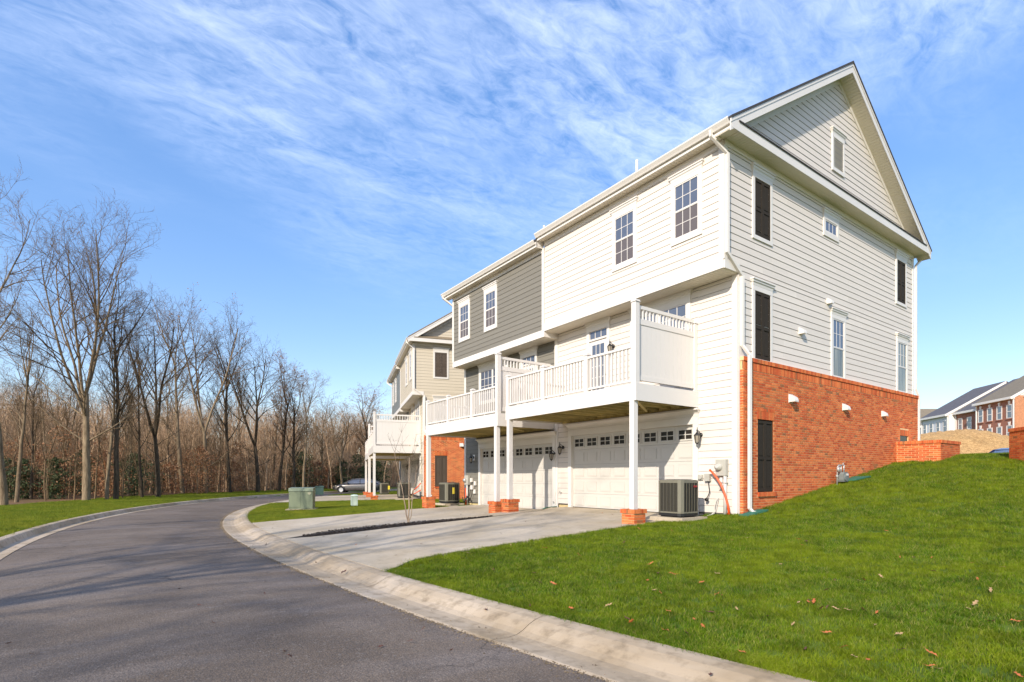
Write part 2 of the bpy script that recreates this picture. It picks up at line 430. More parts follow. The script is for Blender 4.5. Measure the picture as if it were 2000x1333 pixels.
# drives of the far row (its own frame)
for (b0, b1) in ((1.1, 6.25), (6.65, 11.9)):
    root = link('driveway', None, kind='structure')
    for half in (0, 1):
        for cut in range(3):
            mb = MB(); q, r = 8, 4
            for i in range(q+1):
                for j in range(r+1):
                    bx = -9.6+3.2*cut+3.19*i/q; by = b0+(b1-b0)*(half*.5)+(b1-b0)*.498*j/r
                    c, s_ = math.cos(RBa), math.sin(RBa); x = RBo.x+bx*c-by*s_; y = RBo.y+bx*s_+by*c
                    k = 0
                    while cdist(x, y) < .77 and k < 40: bx += .05; x = RBo.x+bx*c-by*s_; y = RBo.y+bx*s_+by*c; k += 1
                    mb.v.append((x, y, H(x, y)+.012))
            for i in range(q):
                for j in range(r): k = i*(r+1)+j; mb.f.append((k, k+r+1, k+r+2, k+1))
            ob('concrete_slab', mb, M_conc, root)
# mulch strip between the two near drives
mb = MB(); xm = frange(-9.3, -1.0, .1); pr = []
for i, x in enumerate(xm):
    a, b = lin(x, D1L), lin(x, D2R)
    for j in range(5):
        y = a+(b-a)*j/4; z = H(x, y)+.005+.035*math.sin(math.pi*j/4)*min(1, (b-a)/.5)*(.7+.6*rnd.random())
        mb.v.append((x, y, z))
for i in range(len(xm)-1):
    for j in range(4): k = i*5+j; mb.f.append((k, k+5, k+6, k+1))
ob('mulch_bed', mb, M_mulch, None, True, kind='stuff', label='black mulch strip tapering between the two near driveways', cat='mulch')
# mulch chips
mb = MB()
for k in range(2600):
    x = rnd.uniform(-9.0, -3.6); a, b = lin(x, D1L), lin(x, D2R)
    y = a+(b-a)*rnd.random(); z = H(x, y)+.03; q = rnd.uniform(.012, .035); t = rnd.random()*6.28
    dx, dy = q*math.cos(t), q*math.sin(t)
    mb.quad((x-dx, y-dy, z), (x+dy*.4, y-dx*.4, z+rnd.uniform(-.01, .02)), (x+dx, y+dy, z+rnd.uniform(0, .02)), (x-dy*.4, y+dx*.4, z))
ob('mulch_chips', mb, M_mulch, None, kind='stuff', label='loose bark chips covering the mulch strip between the driveways', cat='mulch')

# ------------------------------------------------------------ house building kit
BH = .1778
def board(mb, pl, a0, a1, z, h=BH, a0t=None, a1t=None):
    a0t = a0 if a0t is None else a0t; a1t = a1 if a1t is None else a1t
    P = pl.p
    b = [P(a0, z, .0), P(a1, z, .0), P(a1, z, .0165), P(a0, z, .0165)]
    t = [P(a0t, z+h-.008, .0), P(a1t, z+h-.008, .0), P(a1t, z+h-.008, .005), P(a0t, z+h-.008, .005)]  # short top leaves a dark gap standing in for the lap shadow
    n = len(mb.v); mb.v += b+t
    mb.f += [(n, n+1, n+2, n+3), (n+4, n+7, n+6, n+5), (n+2, n+6, n+7, n+3), (n+1, n+5, n+6, n+2), (n, n+3, n+7, n+4)]
_bc = {}
def siding(par, pl, a0, a1, z0, z1, m):
    z = z0
    while z < z1-.02:
        h = min(BH, z1-z); key = (pl.ax, round(a1-a0, 3), round(h, 3), m.name)
        if key not in _bc:
            mb = MB(); q = Plane(pl.ax, 0); board(mb, q, 0, a1-a0, 0, h); _bc[key] = mb.mesh('siding_board', m)
        if a1-a0 > 4.2 and h > .1:
            cut = rnd.choice((1.2, 1.6, 2.0, 2.4, 2.8, 3.2)); a = a0
            while a < a1:
                b = min(a0+cut, a1) if a == a0 else min(a+3.66, a1)
                if a1-b < .5: b = a1
                k2 = (pl.ax, round(b-a, 3), round(h, 3), m.name)
                if k2 not in _bc: mb = MB(); board(mb, Plane(pl.ax, 0), 0, b-a-.003, 0, h); _bc[k2] = mb.mesh('siding_board', m)
                link('siding_board', _bc[k2], par, pl.p(a, z, 0)); a = b
        else: link('siding_board', _bc[key], par, pl.p(a0, z, 0))
        z += h
def shared(key, build, mat_):
    if key not in _bc:
        mb = MB(); build(mb); _bc[key] = mb.mesh(str(key[0]), mat_)
    return _bc[key]
def bricks(par, pl, a0, a1, z0, z1, near=0, opens=(), proud=.004, depth=.03, limit=300, keyf=None, name='brick'):
    full, joined, items = (.1890, .0540), MB(), []
    z = z1-.0677; row = 0
    while z > z0-.06:
        a = a0-(.1016 if row % 2 else 0)
        while a < a1-.01:
            b0, b1 = max(a, a0), min(a+.1895, a1)
            if b1-b0 > .03:
                segs = [(b0, b1)]
                for (oa, ob_, oz0, oz1) in opens:
                    if z+.0577 > oz0 and z < oz1:
                        ns = []
                        for (p, q) in segs:
                            if q <= oa or p >= ob_: ns.append((p, q)); continue
                            if p < oa-.03: ns.append((p, oa))
                            if q > ob_+.03: ns.append((ob_, q))
                        segs = ns
                for (p, q) in segs: items.append((p, q, z))
            a += .2032
        z -= .0677; row += 1
    if keyf: items.sort(key=keyf)
    else: items.sort(key=lambda i: i[0])
    for i, (p, q, z) in enumerate(items):
        if i < limit:
            w = round(q-p, 3); key = (name, pl.ax, w, depth, proud)
            me = shared(key, lambda mb: Plane(pl.ax, 0).box(mb, 0, w, 0, .0545, -depth, proud), M_brick)
            link('brick', me, par, pl.p(p, z, 0))
        else: pl.box(joined, p, q, z, z+.0545, -depth, proud)
    if joined.v: link('brickwork', joined.mesh('brickwork', M_brick), par, kind='stuff')
def soldiers(par, pl, a0, a1, z0, z1, out, n_ind=90, name='soldier_brick', pitch=.0677):
    joined = MB(); n = int(round((a1-a0)/pitch)); pitch = (a1-a0)/n
    for i in range(n):
        a = a0+i*pitch+.005
        if i < n_ind:
            me = shared((name, pl.ax, round(pitch, 4), round(z1-z0, 3), out), lambda mb: Plane(pl.ax, 0).box(mb, 0, pitch-.010, 0, z1-z0, -.03, out), M_brick)
            link(name, me, par, pl.p(a, z0, 0))
        else: pl.box(joined, a, a+pitch-.010, z0, z1, -.03, out)
    if joined.v: link(name+'_course', joined.mesh(name, M_brick), par, kind='stuff')
def cornice(par, pl, a0, a1, z0, h=.17, out=.10, mat_=None):
    """crown over an opening, flared to the top"""
    mb = MB(); st = [(0, .045, .0), (.35, .055, .01), (.5, .075, .03), (.8, .8*out, .05), (.8, out, .06), (1, out, .06)]
    pr = [(z0+h*t, o, e) for t, o, e in st]
    n = len(mb.v)
    for z, o, e in pr: mb.v += [pl.p(a0-e, z, 0), pl.p(a0-e, z, o), pl.p(a1+e, z, o), pl.p(a1+e, z, 0)]
    for i in range(len(pr)-1):
        q = n+4*i
        for k in range(3): mb.f.append((q+k, q+k+1, q+k+5, q+k+4))
    q = n+4*(len(pr)-1); mb.f.append((q, q+1, q+2, q+3)); mb.f.append((n+3, n+2, n+1, n))
    ob('cornice', mb, mat_ or M_trim, par)
def casing(pl, a0, a1, z0, z1, w=.1, top=.12, bot=.14, out=.04):
    mb = MB(); pl.box(mb, a0-w, a0, z0, z1, 0, out); pl.box(mb, a1, a1+w, z0, z1, 0, out)
    if top: pl.box(mb, a0-w, a1+w, z1, z1+top, 0, out+.003)
    if bot: pl.box(mb, a0-w, a1+w, z0-bot, z0, 0, out+.003)
    return mb
def window(par, pl, a0, a1, z0, z1, cols=3, rows=2, screen=True, lower_grid=True, split=.5, crown=True, top=.12, bot=.14, curtain=False):
    w = ob('window', casing(pl, a0, a1, z0, z1, top=top, bot=bot), M_trim, par)
    zm = z0+(z1-z0)*split if split else z0; f = .035
    def sash(s0, s1, grid, o, gm):
        mb = MB(); pl.box(mb, a0, a0+f, s0, s1, .002, o); pl.box(mb, a1-f, a1, s0, s1, .002, o)
        pl.box(mb, a0+f, a1-f, s0, s0+f, .002, o-.001); pl.box(mb, a0+f, a1-f, s1-f, s1, .002, o-.001)
        if grid:
            for c in range(1, cols): a = a0+f+(a1-a0-2*f)*c/cols; pl.box(mb, a-.008, a+.008, s0+f, s1-f, .002, .022)
            for r in range(1, rows): z = s0+(s1-s0)*r/rows; pl.box(mb, a0+f, a1-f, z-.008, z+.008, .002, .0215)
        ob('sash', mb, M_vinyl, w)
        g = MB(); pl.box(g, a0+f, a1-f, s0+f, s1-f, .002, .017); ob('pane', g, gm, w)
        if curtain and not grid:
            pass
    if split:
        sash(zm, z1, True, .034, M_glass if screen else (M_curt if curtain else M_glass)); sash(z0, zm+.02, lower_grid, .030, M_screen if screen else M_curt)
    else: sash(z0, z1, True, .032, M_glass)
    if crown: cornice(w, pl, a0-.1, a1+.1, z1+top+.003)
    return w
def shutters(par, pl, a0, a1, z0, z1, m, case=True, crown=True, out=.045, top=.12):
    if case:
        w = ob('shutter_frame', casing(pl, a0, a1, z0, z1, top=top, bot=0 if not crown else .1), M_trim, par)
        if crown: cornice(w, pl, a0-.1, a1+.1, z1+top+.003)
    back = MB(); pl.box(back, a0, a1, z0, z1, 0, .008); ob('shutter_recess', back, m, par)
    mid = (a0+a1)/2
    for (s0, s1) in ((a0+.01, mid-.006), (mid+.006, a1-.01)):
        mb = MB(); st = .05; zc = z0+(z1-z0)*.47
        pl.box(mb, s0, s0+st, z0+.01, z1-.01, .008, out-.01); pl.box(mb, s1-st, s1, z0+.01, z1-.01, .008, out-.01)
        for (p, q) in ((z0+.01, z0+.10), (zc-.04, zc+.04), (z1-.08, z1-.01)): pl.box(mb, s0+st, s1-st, p, q, .008, out-.012)
        sh = ob('shutter', mb, m, par)
        for (p, q) in ((z0+.10, zc-.04), (zc+.04, z1-.08)):
            g = MB(); pl.box(g, s0+st, s1-st, p, q, .008, .016); pl.box(g, s0+st+.025, s1-st-.025, p+.03, q-.03, .016, .027); ob('raised_panel', g, m, sh)
def rect_tube(par, pts, name='downspout', w=.042, d=.032, m=None):
    mb = MB(); mb.tube(pts, 1, 4, True, (w, d)); return ob(name, mb, m or M_trim, par)
def vent_hood(par, pl, a, z, s=.2, tilt=0):
    mb = MB(); P = pl.p; h = s/2
    prof = [(-h, 0), (-h, s*.85), (-h*.6, s*.85), (h*.15, s*.72), (h*.7, s*.38), (h, .02), (h, 0)]
    mb.prism([P(a-h, z+q, o) for q, o in prof], Vector(P(a+h, 0, 0))-Vector(P(a-h, 0, 0)))
    pl.box(mb, a-h*1.15, a+h*1.15, z-h*1.15, z+h*1.15, 0, .012)
    ob('vent_hood', mb, M_trim, par)

def garage(par, pl, y0, y1, z0):
    """overhead door with 5 rows x 8 panels, top row glazed"""
    P5 = .49; top = z0+5*P5
    tr = MB(); pl.box(tr, y0-.16, y0, z0, top, 0, .05); pl.box(tr, y1, y1+.16, z0, top, 0, .05)
    pl.box(tr, y0-.16, y1+.16, top, top+.20, 0, .054)
    w = ob('garage_door_surround', tr, M_trim, par); cornice(w, pl, y0-.16, y1+.16, top+.205, .20, .17)
    d = MB(); pl.box(d, y0, y1, z0, z0+.03, -.12, -.03); door = ob('garage_door', d, M_blk, par)
    rv = MB(); pl.box(rv, y0-.02, y0, z0, top, -.12, 0); pl.box(rv, y1, y1+.02, z0, top, -.12, 0); pl.box(rv, y0, y1, top-.005, top+.02, -.12, 0); ob('jamb', rv, M_trim, w)
    pw = (y1-y0)/8
    for r in range(5):
        a = z0+.03 if r == 0 else z0+r*P5
        b = z0+(r+1)*P5-.006
        g = MB(); pl.box(g, y0, y1, a, b, -.12, -.06); ob('door_section', g, M_door, door)
        for c in range(8):
            c0, c1 = y0+c*pw, y0+(c+1)*pw
            if r < 4:
                me = shared(('door_panel', round(pw, 3)), lambda mb: (Plane('x', 0).box(mb, .07, pw-.07, .075, P5-.085, -.06, -.058), Plane('x', 0).box(mb, .095, pw-.095, .10, P5-.11, -.058, -.048), Plane('x', 0).box(mb, .07, .08, .075, P5-.085, -.058, -.052), Plane('x', 0).box(mb, pw-.08, pw-.07, .075, P5-.085, -.058, -.052), Plane('x', 0).box(mb, .08, pw-.08, .075, .085, -.058, -.052), Plane('x', 0).box(mb, .08, pw-.08, P5-.095, P5-.085, -.058, -.052)), M_door)
                link('door_panel', me, door, pl.p(c0, z0+r*P5, 0))
            else:
                me = shared(('door_window_pane', round(pw, 3)), lambda mb: Plane('x', 0).box(mb, .08, pw-.08, .10, .37, -.06, -.055), M_dark)
                link('pane', me, door, pl.p(c0, z0+r*P5, 0))
                def fr(mb):
                    q = Plane('x', 0)
                    q.box(mb, .05, .09, .07, .40, -.06, -.035); q.box(mb, pw-.09, pw-.05, .07, .40, -.06, -.035)
                    q.box(mb, .09, pw-.09, .07, .11, -.06, -.036); q.box(mb, .09, pw-.09, .36, .40, -.06, -.036)
                    q.box(mb, pw/2-.012, pw/2+.012, .11, .36, -.06, -.043); q.box(mb, .09, pw-.09, .225, .245, -.06, -.044)
                link('window_frame', shared(('window_frame', round(pw, 3)), fr, M_door), door, pl.p(c0, z0+r*P5, 0))

EX, EZ, RX, RZ = -.95, 9.33, 5.30, 13.37       # eave edge and ridge (roof top surface)
BX = 11.55
SL = (RZ-EZ)/(RX-EX)
def house(origin, rz, label, W_, m_sid, end=False, brick_top=3.92, garage_y=(1.30, 6.18), wins=(), door=None, kitchen=None, sh_mat=None, roof_mat=None, group=None, left_end=False, lower_gable=None):
    t = thing('townhouse', label, 'townhouse', origin, rz, group)
    fu, fl, g = Plane('x', -.61), Plane('x', 0), Plane('y', 0)
    # wall cores (inside the cladding)
    mb = MB()
    gy0, gy1 = garage_y; gz = -.10; gt = gz+2.45
    mb.box(.13, 11.14, .02, W_-.02, -.6, 9.0); mb.box(.0, .13, .0, gy0-.02, -.02, 5.98); mb.box(.0, .13, gy1+.02, W_, -.02, 5.98); mb.box(.0, .13, gy0-.02, gy1+.02, gt+.02, 5.98)
    wl = ob('wall', mb, M_gap, t)
    mb = MB(); mb.box(-.61, .13, .0, W_, 6.0, 9.08); ob('overhang_wall', mb, M_gap, t)
    for (fa_, fb_) in ((.02, gy0-.18), (gy1+.18, W_-.02)): ob('foundation', MB().box(.03, .15, fa_, fb_, -.6, -.02), M_found, t)
    fw = link('facade_siding', None, t)
    siding(fw, fu, .10, W_-(.02 if not left_end else .10), 6.24, 8.97, m_sid)
    siding(fw, fl, .14, gy0-.16, .02, 5.98, m_sid); siding(fw, fl, gy1+.16, W_-(.02 if not left_end else .12), .02, 5.98, m_sid)
    siding(fw, fl, gy0-.16, gy1+.16, 2.70, 5.98, m_sid)
    # trim
    tb = MB(); fu.box(tb, -.0, W_, 5.995, 6.24, 0, .03); ob('skirt_band', tb, M_trim, t)
    tb = MB(); fu.box(tb, 0.0, W_, 8.93, 9.08, .0, .035); ob('frieze_board', tb, M_trim, t)
    tb = MB(); fu.box(tb, -.012, .12, 6.24, 8.95, 0, .032); ob('corner_board', tb, M_trim, t)
    tb = MB(); fl.box(tb, -.012, .16, .0, 5.99, 0, .030); ob('corner_board', tb, M_trim, t)
    if not left_end:
        ob('skirt_end', MB().box(-.642, -.002, W_-.016, W_-.002, 5.806, 5.986), M_trim, t)
        ob('fascia_end', MB().box(-.92, -.6, W_+.07, W_+.085, 8.87, 9.30), M_trim, t)
    if left_end:
        tb = MB(); fu.box(tb, W_-.10, W_+.012, 6.24, 8.95, 0, .032); ob('corner_board', tb, M_trim, t)
        tb = MB(); fl.box(tb, W_-.12, W_+.012, .0, 5.99, 0, .030); ob('corner_board', tb, M_trim, t)
    # overhang soffit in slats
    me = shared(('soffit_panel_o',), lambda mb: [mb.box(-.60, -.005, .004+.1*k, .096+.1*k, 5.982, 5.994) for k in range(3)], M_soffit)
    so = ob('overhang_soffit', MB().box(-.605, .0, .0, W_, 5.990, 5.997), M_soffit, t)
    for k in range(int(W_/.3)): link('soffit_panel', me, so, (0, .3*k+.02, 0))
    # eave: soffit, fascia, gutter
    yl = -.4 if end else .07; yr = W_+(.4 if left_end else .07)
    ev = ob('eave_soffit', MB().box(-.88, -.6, yl, yr, 9.10, 9.106), M_soffit, t)
    me = shared(('soffit_panel_e',), lambda mb: [mb.box(-.87, -.60, .004+.1*k, .096+.1*k, 9.090, 9.10) for k in range(3)], M_soffit)
    for k in range(int((yr-max(yl, 0))/.3)): link('soffit_panel', me, ev, (0, max(yl, 0)+.3*k, 0))
    ob('fascia', MB().box(-.91, -.88, yl, yr, 9.075, 9.30), M_trim, t)
    gp = [(-.912, 9.16), (-.965, 9.16), (-.985, 9.20), (-1.03, 9.27), (-1.03, 9.30), (-1.018, 9.30), (-1.018, 9.275), (-.975, 9.21), (-.912, 9.21)]
    mb = MB(); mb.prism([(x, yl+.03, z) for x, z in gp], (0, yr-yl-.04, 0)); ob('gutter', mb, M_trim, t, False)
    # roof slopes
    rm = roof_mat or M_shingle; th = .06
    mb = MB(); mb.prism([(EX, yl-.03, EZ), (RX, yl-.03, RZ), (BX+.12, yl-.03, RZ-SL*(BX+.12-RX)), (BX+.12, yl-.03, RZ-SL*(BX+.12-RX)-th), (RX, yl-.03, RZ-th*1.2), (EX, yl-.03, EZ-th)], (0, yr-yl+.06, 0))
    ob('roof', mb, rm, t)
    ob('rear_gutter', MB().box(BX+.02, BX+.14, yl+.03, yr, 9.14, 9.27), M_trim, t)
    # upper windows
    for (a0, a1, z0, z1) in wins: window(t, fu, a0, a1, z0, z1, crown=True)
    if door:
        a0, a1 = door
        dr = ob('deck_door', casing(fl, a0, a1, 3.22, 5.68, .12, .12, 0, .045), M_trim, t); cornice(dr, fl, a0-.12, a1+.12, 5.803, .18)
        mb = MB(); fl.box(mb, a0, a1, 5.36, 5.42, 0, .06); ob('transom_bar', mb, M_trim, dr)
        mb = MB(); fl.box(mb, a0, a1, 3.22, 5.36, 0, .02); ob('door_leaf', mb, M_vinyl, dr)
        mb = MB(); fl.box(mb, a0+.13, a1-.13, 3.45, 5.22, .02, .024); ob('pane', mb, M_glass, dr)
        mb = MB(); fl.box(mb, a0+.03, a1-.03, 5.44, 5.66, 0, .02); ob('pane', mb, M_glass, dr)
        mb = MB()
        for c in (1, 2):
            a = a0+.13+(a1-a0-.26)*c/3; fl.box(mb, a-.01, a+.01, 3.45, 5.22, .02, .032)
            a = a0+(a1-a0)*c/3; fl.box(mb, a-.01, a+.01, 5.44, 5.66, .02, .028)
        for r in range(1, 5): z = 3.45+1.77*r/5; fl.box(mb, a0+.13, a1-.13, z-.01, z+.01, .02, .031)
        ob('muntin', mb, M_vinyl, dr)
        mb = MB(); mb.lathe([(.0, 0), (.028, 0), (.028, .02), (.02, .05), (0, .055)], fl.p(a0+.06, 4.2, .02), 10, 'x'); ob('door_knob', mb, M_galv, dr)
    if kitchen:
        a0, a1 = kitchen; kw = ob('kitchen_window', casing(fl, a0, a1, 4.35, 5.66, .12, .14, .1, .045), M_trim, t); cornice(kw, fl, a0-.12, a1+.12, 5.803, .18)
        h = (a1-a0)/2; mb = MB(); fl.box(mb, a0, a1, 4.35, 4.39, 0, .035); fl.box(mb, a0, a1, 5.62, 5.66, 0, .035); fl.box(mb, a0+h-.05, a0+h+.05, 4.39, 5.62, 0, .036); fl.box(mb, a0, a0+.04, 4.39, 5.62, 0, .034); fl.box(mb, a1-.04, a1, 4.39, 5.62, 0, .034)
        for s_ in (0, 1):
            b0 = a0+.04 if s_ == 0 else a0+h+.05; b1 = a0+h-.05 if s_ == 0 else a1-.04
            for c in (1, 2): a = b0+(b1-b0)*c/3; fl.box(mb, a-.009, a+.009, 4.39, 5.62, .01, .026)
            for r in range(1, 4): z = 4.39+1.23*r/4; fl.box(mb, b0, b1, z-.009, z+.009, .01, .0255)
            p = MB(); fl.box(p, b0, b1, 4.39, 5.62, 0, .018); ob('pane', p, M_glass, kw)
        ob('sash', mb, M_vinyl, kw)
    garage(t, fl, gy0, gy1, gz)
    if end:
        sm = sh_mat or M_black; bt = brick_top; ml = lower_gable or m_sid
        gs = link('gable_siding', None, t); z = bt+.05
        siding(gs, g, .10, 11.06, bt+.03, 6.0-(6.0-bt-.03) % BH+.0, ml)
        zt = 6.0-(6.0-bt-.03) % BH
        siding(gs, g, .0, 11.06, zt, 6.21, ml); siding(gs, g, -.5, 11.06, 6.21, 8.97, ml)
        tb = MB(); g.box(tb, -.61, .02, 5.995, 6.21, -.0, .028); ob('skirt_return', tb, M_trim, t)
        tb = MB(); g.box(tb, -.64, -.5, 6.21, 8.97, 0, .030); ob('corner_board', tb, M_trim, t)
        tb = MB(); g.box(tb, -.03, .10, bt+.0, 5.995, 0, .030); g.box(tb, -.03, .02, -.0, bt+.0, 0, .030); ob('corner_board', tb, M_trim, t)
        tb = MB(); g.box(tb, 11.06, 11.17, bt, 9.0, -.1, .030); ob('corner_board', tb, M_trim, t)
        tb = MB(); g.box(tb, .10, 11.06, bt+.0, bt+.03, 0, .045); ob('water_table', tb, M_trim, t)
        tb = MB(); g.box(tb, -.61, 11.16, 8.95, 9.09, 0, .034); ob('frieze_board', tb, M_trim, t)
        # return eave with pent strip
        se = ob('return_soffit', MB().box(-.598, BX-.05, -.38, .0, 9.10, 9.106), M_soffit, t)
        me = shared(('soffit_panel_g',), lambda mb: [mb.box(.004+.1*k, .096+.1*k, -.37, -.0, 9.090, 9.10) for k in range(3)], M_soffit)
        for k in range(40): link('soffit_panel', me, se, (-.60+.3*k, 0, 0))
        ob('return_fascia', MB().box(-.91, BX, -.405, -.38, 9.078, 9.30), M_trim, t)
        mb = MB(); mb.prism([(-.62, -.43, 9.30), (-.62, -.43, 9.33), (-.62, .0, 9.56), (-.62, .0, 9.30)], (11.8, 0, 0)); ob('pent_roof', mb, M_shtan if roof_mat else M_shingle, t)
        # triangle siding
        tri = ob('gable_wall', MB().prism([(-.55, .02, 9.1), (RX, .02, RZ-.25), (11.15, .02, 9.1)], (0, .1, 0)), M_gap, t)
        z = 9.5
        while z < RZ-.42:
            h = BH; xa = RX-(RZ-.30-z)/SL; xb = RX+(RZ-.30-z)/SL; xat = RX-(RZ-.30-z-h)/SL; xbt = RX+(RZ-.30-z-h)/SL
            mb = MB(); board(mb, g, max(xa, -.5), min(xb, 11.06), z, h, max(xat, -.5), min(xbt, 11.06)); ob('siding_board', mb, m_sid, tri); z += h
        # rake: soffit, frieze, fascia (two-step)
        for sg in (-1, 1):
            xe = EX if sg < 0 else BX+.1
            def zt_(x, off): return RZ-SL*abs(x-RX)-off
            def slab(o0, o1, y0, y1, name, m_, xs_=None):
                x0 = xs_ or xe
                mb = MB(); mb.prism([(x0, y0, zt_(x0, o0)), (RX, y0, zt_(RX, o0)), (RX, y0, zt_(RX, o1)), (x0, y0, zt_(x0, o1))], (0, y1-y0, 0)); return ob(name, mb, m_, t)
            slab(.065, .15, -.415, -.38, 'rake_trim', M_trim); slab(.15, .34, -.402, -.38, 'rake_fascia', M_trim)
            rs = slab(.30, .31, -.38, .0, 'rake_soffit', M_soffit)
            slab(.31, .47, -.028, .02, 'rake_frieze', M_trim, RX-(RZ-9.42)/SL+.4 if sg < 0 else RX+(RZ-9.42)/SL-.4)
            ln = abs(xe-RX)*math.hypot(1, SL); an = math.atan(SL)*(-sg)
            ca = math.cos(math.atan(SL)); k = 0
            while .3*(k+1) < ln-.1:
                mb = MB()
                for j in range(3):
                    xa, xb = RX+sg*ca*(.3*k+.1*j+.006), RX+sg*ca*(.3*k+.1*j+.094)
                    mb.prism([(xa, -.37, zt_(xa, .311)), (xb, -.37, zt_(xb, .311)), (xb, -.37, zt_(xb, .322)), (xa, -.37, zt_(xa, .322))], (0, .365, 0))
                ob('soffit_panel', mb, M_soffit, rs); k += 1
        # louvre vent
        lv = ob('gable_vent', casing(g, 4.92, 5.52, 10.25, 11.15, .09, .1, .1, .05), M_trim, t); cornice(lv, g, 4.83, 5.61, 11.253, .16)
        q = MB(); g.box(q, 4.92, 5.52, 10.25, 11.15, 0, .012); ob('vent_back', q, M_soffit, lv)
        for k in range(16):
            z = 10.26+k*.0555; mb = MB(); mb.prism([g.p(4.92, z, .045), g.p(4.92, z+.045, .012), g.p(4.92, z+.052, .016), g.p(4.92, z+.012, .047)], (.6, 0, 0)); ob('louvre', mb, M_trim, lv)
        shutters(t, g, .68, 1.41, 7.12, 8.59, sm); shutters(t, g, 9.65, 10.38, 7.12, 8.59, sm)
        window(t, g, 4.41, 5.16, 8.20, 8.55, cols=3, rows=1, split=0, crown=True)
        zb = bt+.04
        shutters(t, g, .68, 1.41, max(zb, 3.965), 5.70, sm)
        for (a0, a1) in ((4.89, 5.62), (9.72, 10.50)): window(t, g, a0, a1, max(zb, 3.97), 5.71, screen=False, lower_grid=False, bot=0, curtain=a0 > 6)
        vent_hood(t, g, 3.0, 5.02, .18); vent_hood(t, g, 4.62, 6.16, .17)
        # brick base
        gb = Plane('y', -.11)
        bw = ob('brick_wall', MB().box(.035, .66, -.107, .1, -.7, bt-.1).box(1.42, 9.68, -.107, .1, -.7, bt-.1).box(10.40, 11.28, -.107, .1, -.7, bt-.1).box(.66, 1.42, -.107, .1, -.7, .55).box(.66, 1.42, -.107, .1, 2.41, bt-.1).box(9.68, 10.40, -.107, .1, -.7, .9).box(9.68, 10.40, -.107, .1, 2.40, bt-.1), M_mortar, t)
        op = [(.66, 1.42, .45, 2.62), (9.66, 10.42, -.5, 2.6)]
        bricks(bw, gb, .03, 11.28, -.35, bt-.31, opens=op, limit=300)
        ce = Plane('x', .035); bricks(bw, ce, -.115, -.0, -.35, bt-.31, limit=80)
        sol = link('soldier_course', None, t)
        soldiers(sol, gb, .03, 11.28, bt-.305, bt-.105, .008, 110)
        soldiers(sol, gb, .02, 11.29, bt-.10, bt-.0, .030, 110, 'rowlock_brick')
        ob('mortar_cap', MB().box(.02, 11.28, -.13, .02, bt-.098, bt-.004), M_mortar, t)
        # blind door-height shutter set in the brick
        q = MB(); gb.box(q, .66, 1.42, .55, 2.40, -.05, -.04); ob('niche', q, M_black, t)
        for (ja, jb) in ((.655, .672), (1.408, 1.425)): q = MB(); gb.box(q, ja, jb, .55, 2.41, -.06, .001); ob('jamb_brick', q, M_brick, t)
        shutters(t, Plane('y', -.06), .68, 1.41, .56, 2.39, sm, case=False, out=.05)
        li = link('lintel', None, t); soldiers(li, gb, .64, 1.44, 2.41, 2.615, .012, 20); soldiers(li, gb, .60, 1.48, 2.62, 2.68, .012, 20, 'rowlock_brick')
        si = link('sill', None, t); soldiers(si, gb, .66, 1.50, .44, .55, .05, 20, 'rowlock_brick')
        q = MB(); gb.box(q, 9.68, 10.40, .9, 2.40, -.05, -.03); ob('cellar_window', q, M_dark, t)
        li = link('lintel', None, t); soldiers(li, gb, 9.66, 10.42, 2.40, 2.60, .010, 20)
        vent_hood(t, gb, 2.28, 3.06, .2); vent_hood(t, gb, 5.40, 3.06, .19); vent_hood(t, gb, 8.2, 3.05, .17)
        # downspouts
        rect_tube(t, [(-.985, .10, 9.22), (-.985, .10, 9.10), (-.57, -.07, 8.72), (-.57, -.07, 6.36), (.06, -.07, 5.92), (.06, -.07, bt+.28), (.17, -.20, bt+.02), (.17, -.20, .16), (.24, -.24, .06), (.44, -.34, .02)])
        rect_tube(t, [(BX+.08, -.1, 9.14), (BX+.08, -.1, 9.0), (11.23, -.07, 8.7), (11.23, -.07, bt+.25), (11.36, -.12, bt-.02), (11.36, -.12, 1.4)])
    if left_end:
        rect_tube(t, [(-.985, W_+.25, 9.22), (-.985, W_+.25, 9.10), (-.57, W_+.05, 8.75), (-.57, W_+.05, 6.3)])
    return t
A1 = (0, 0, 0)
U = house(A1, 0, 'cream end townhouse with brick base, tall gable and black shutters', 6.93, M_cream, end=True,
      wins=((.69, 1.44, 7.17, 8.57), (2.83, 3.58, 7.16, 8.56)), door=(4.50, 5.30), kitchen=(1.50, 3.40))
U2 = house((0, 6.93, -.185), 0, 'grey townhouse between the cream end house and the tan row', 6.52, M_grey, left_end=True,
      garage_y=(.26, 5.14), wins=((3.05, 3.79, 7.13, 8.51), (5.12, 5.86, 7.13, 8.51)), door=(1.30, 2.10), kitchen=(3.25, 5.15))
def Bp(x, y, z):
    c, s_ = math.cos(RBa), math.sin(RBa); return (RBo.x+x*c-y*s_, RBo.y+x*s_+y*c, RBo.z+z)
house(Bp(0, 0, 0), RBa, 'tan end townhouse with brick base and brown shutters, beyond the grey one', 6.93, M_tan, end=True, brick_top=3.62, sh_mat=M_brown, roof_mat=M_shtan,
      wins=((.69, 1.44, 7.17, 8.57), (2.83, 3.58, 7.16, 8.56)), door=(4.50, 5.30), kitchen=(1.50, 3.40))
house(Bp(0, 6.93, -.1), RBa, 'blue-grey townhouse at the far left end of the tan row', 6.8, M_blue, left_end=True,
      garage_y=(.26, 5.14), wins=((3.05, 3.79, 7.13, 8.51), (5.12, 5.86, 7.13, 8.51)), door=(1.30, 2.10), kitchen=(3.25, 5.15))
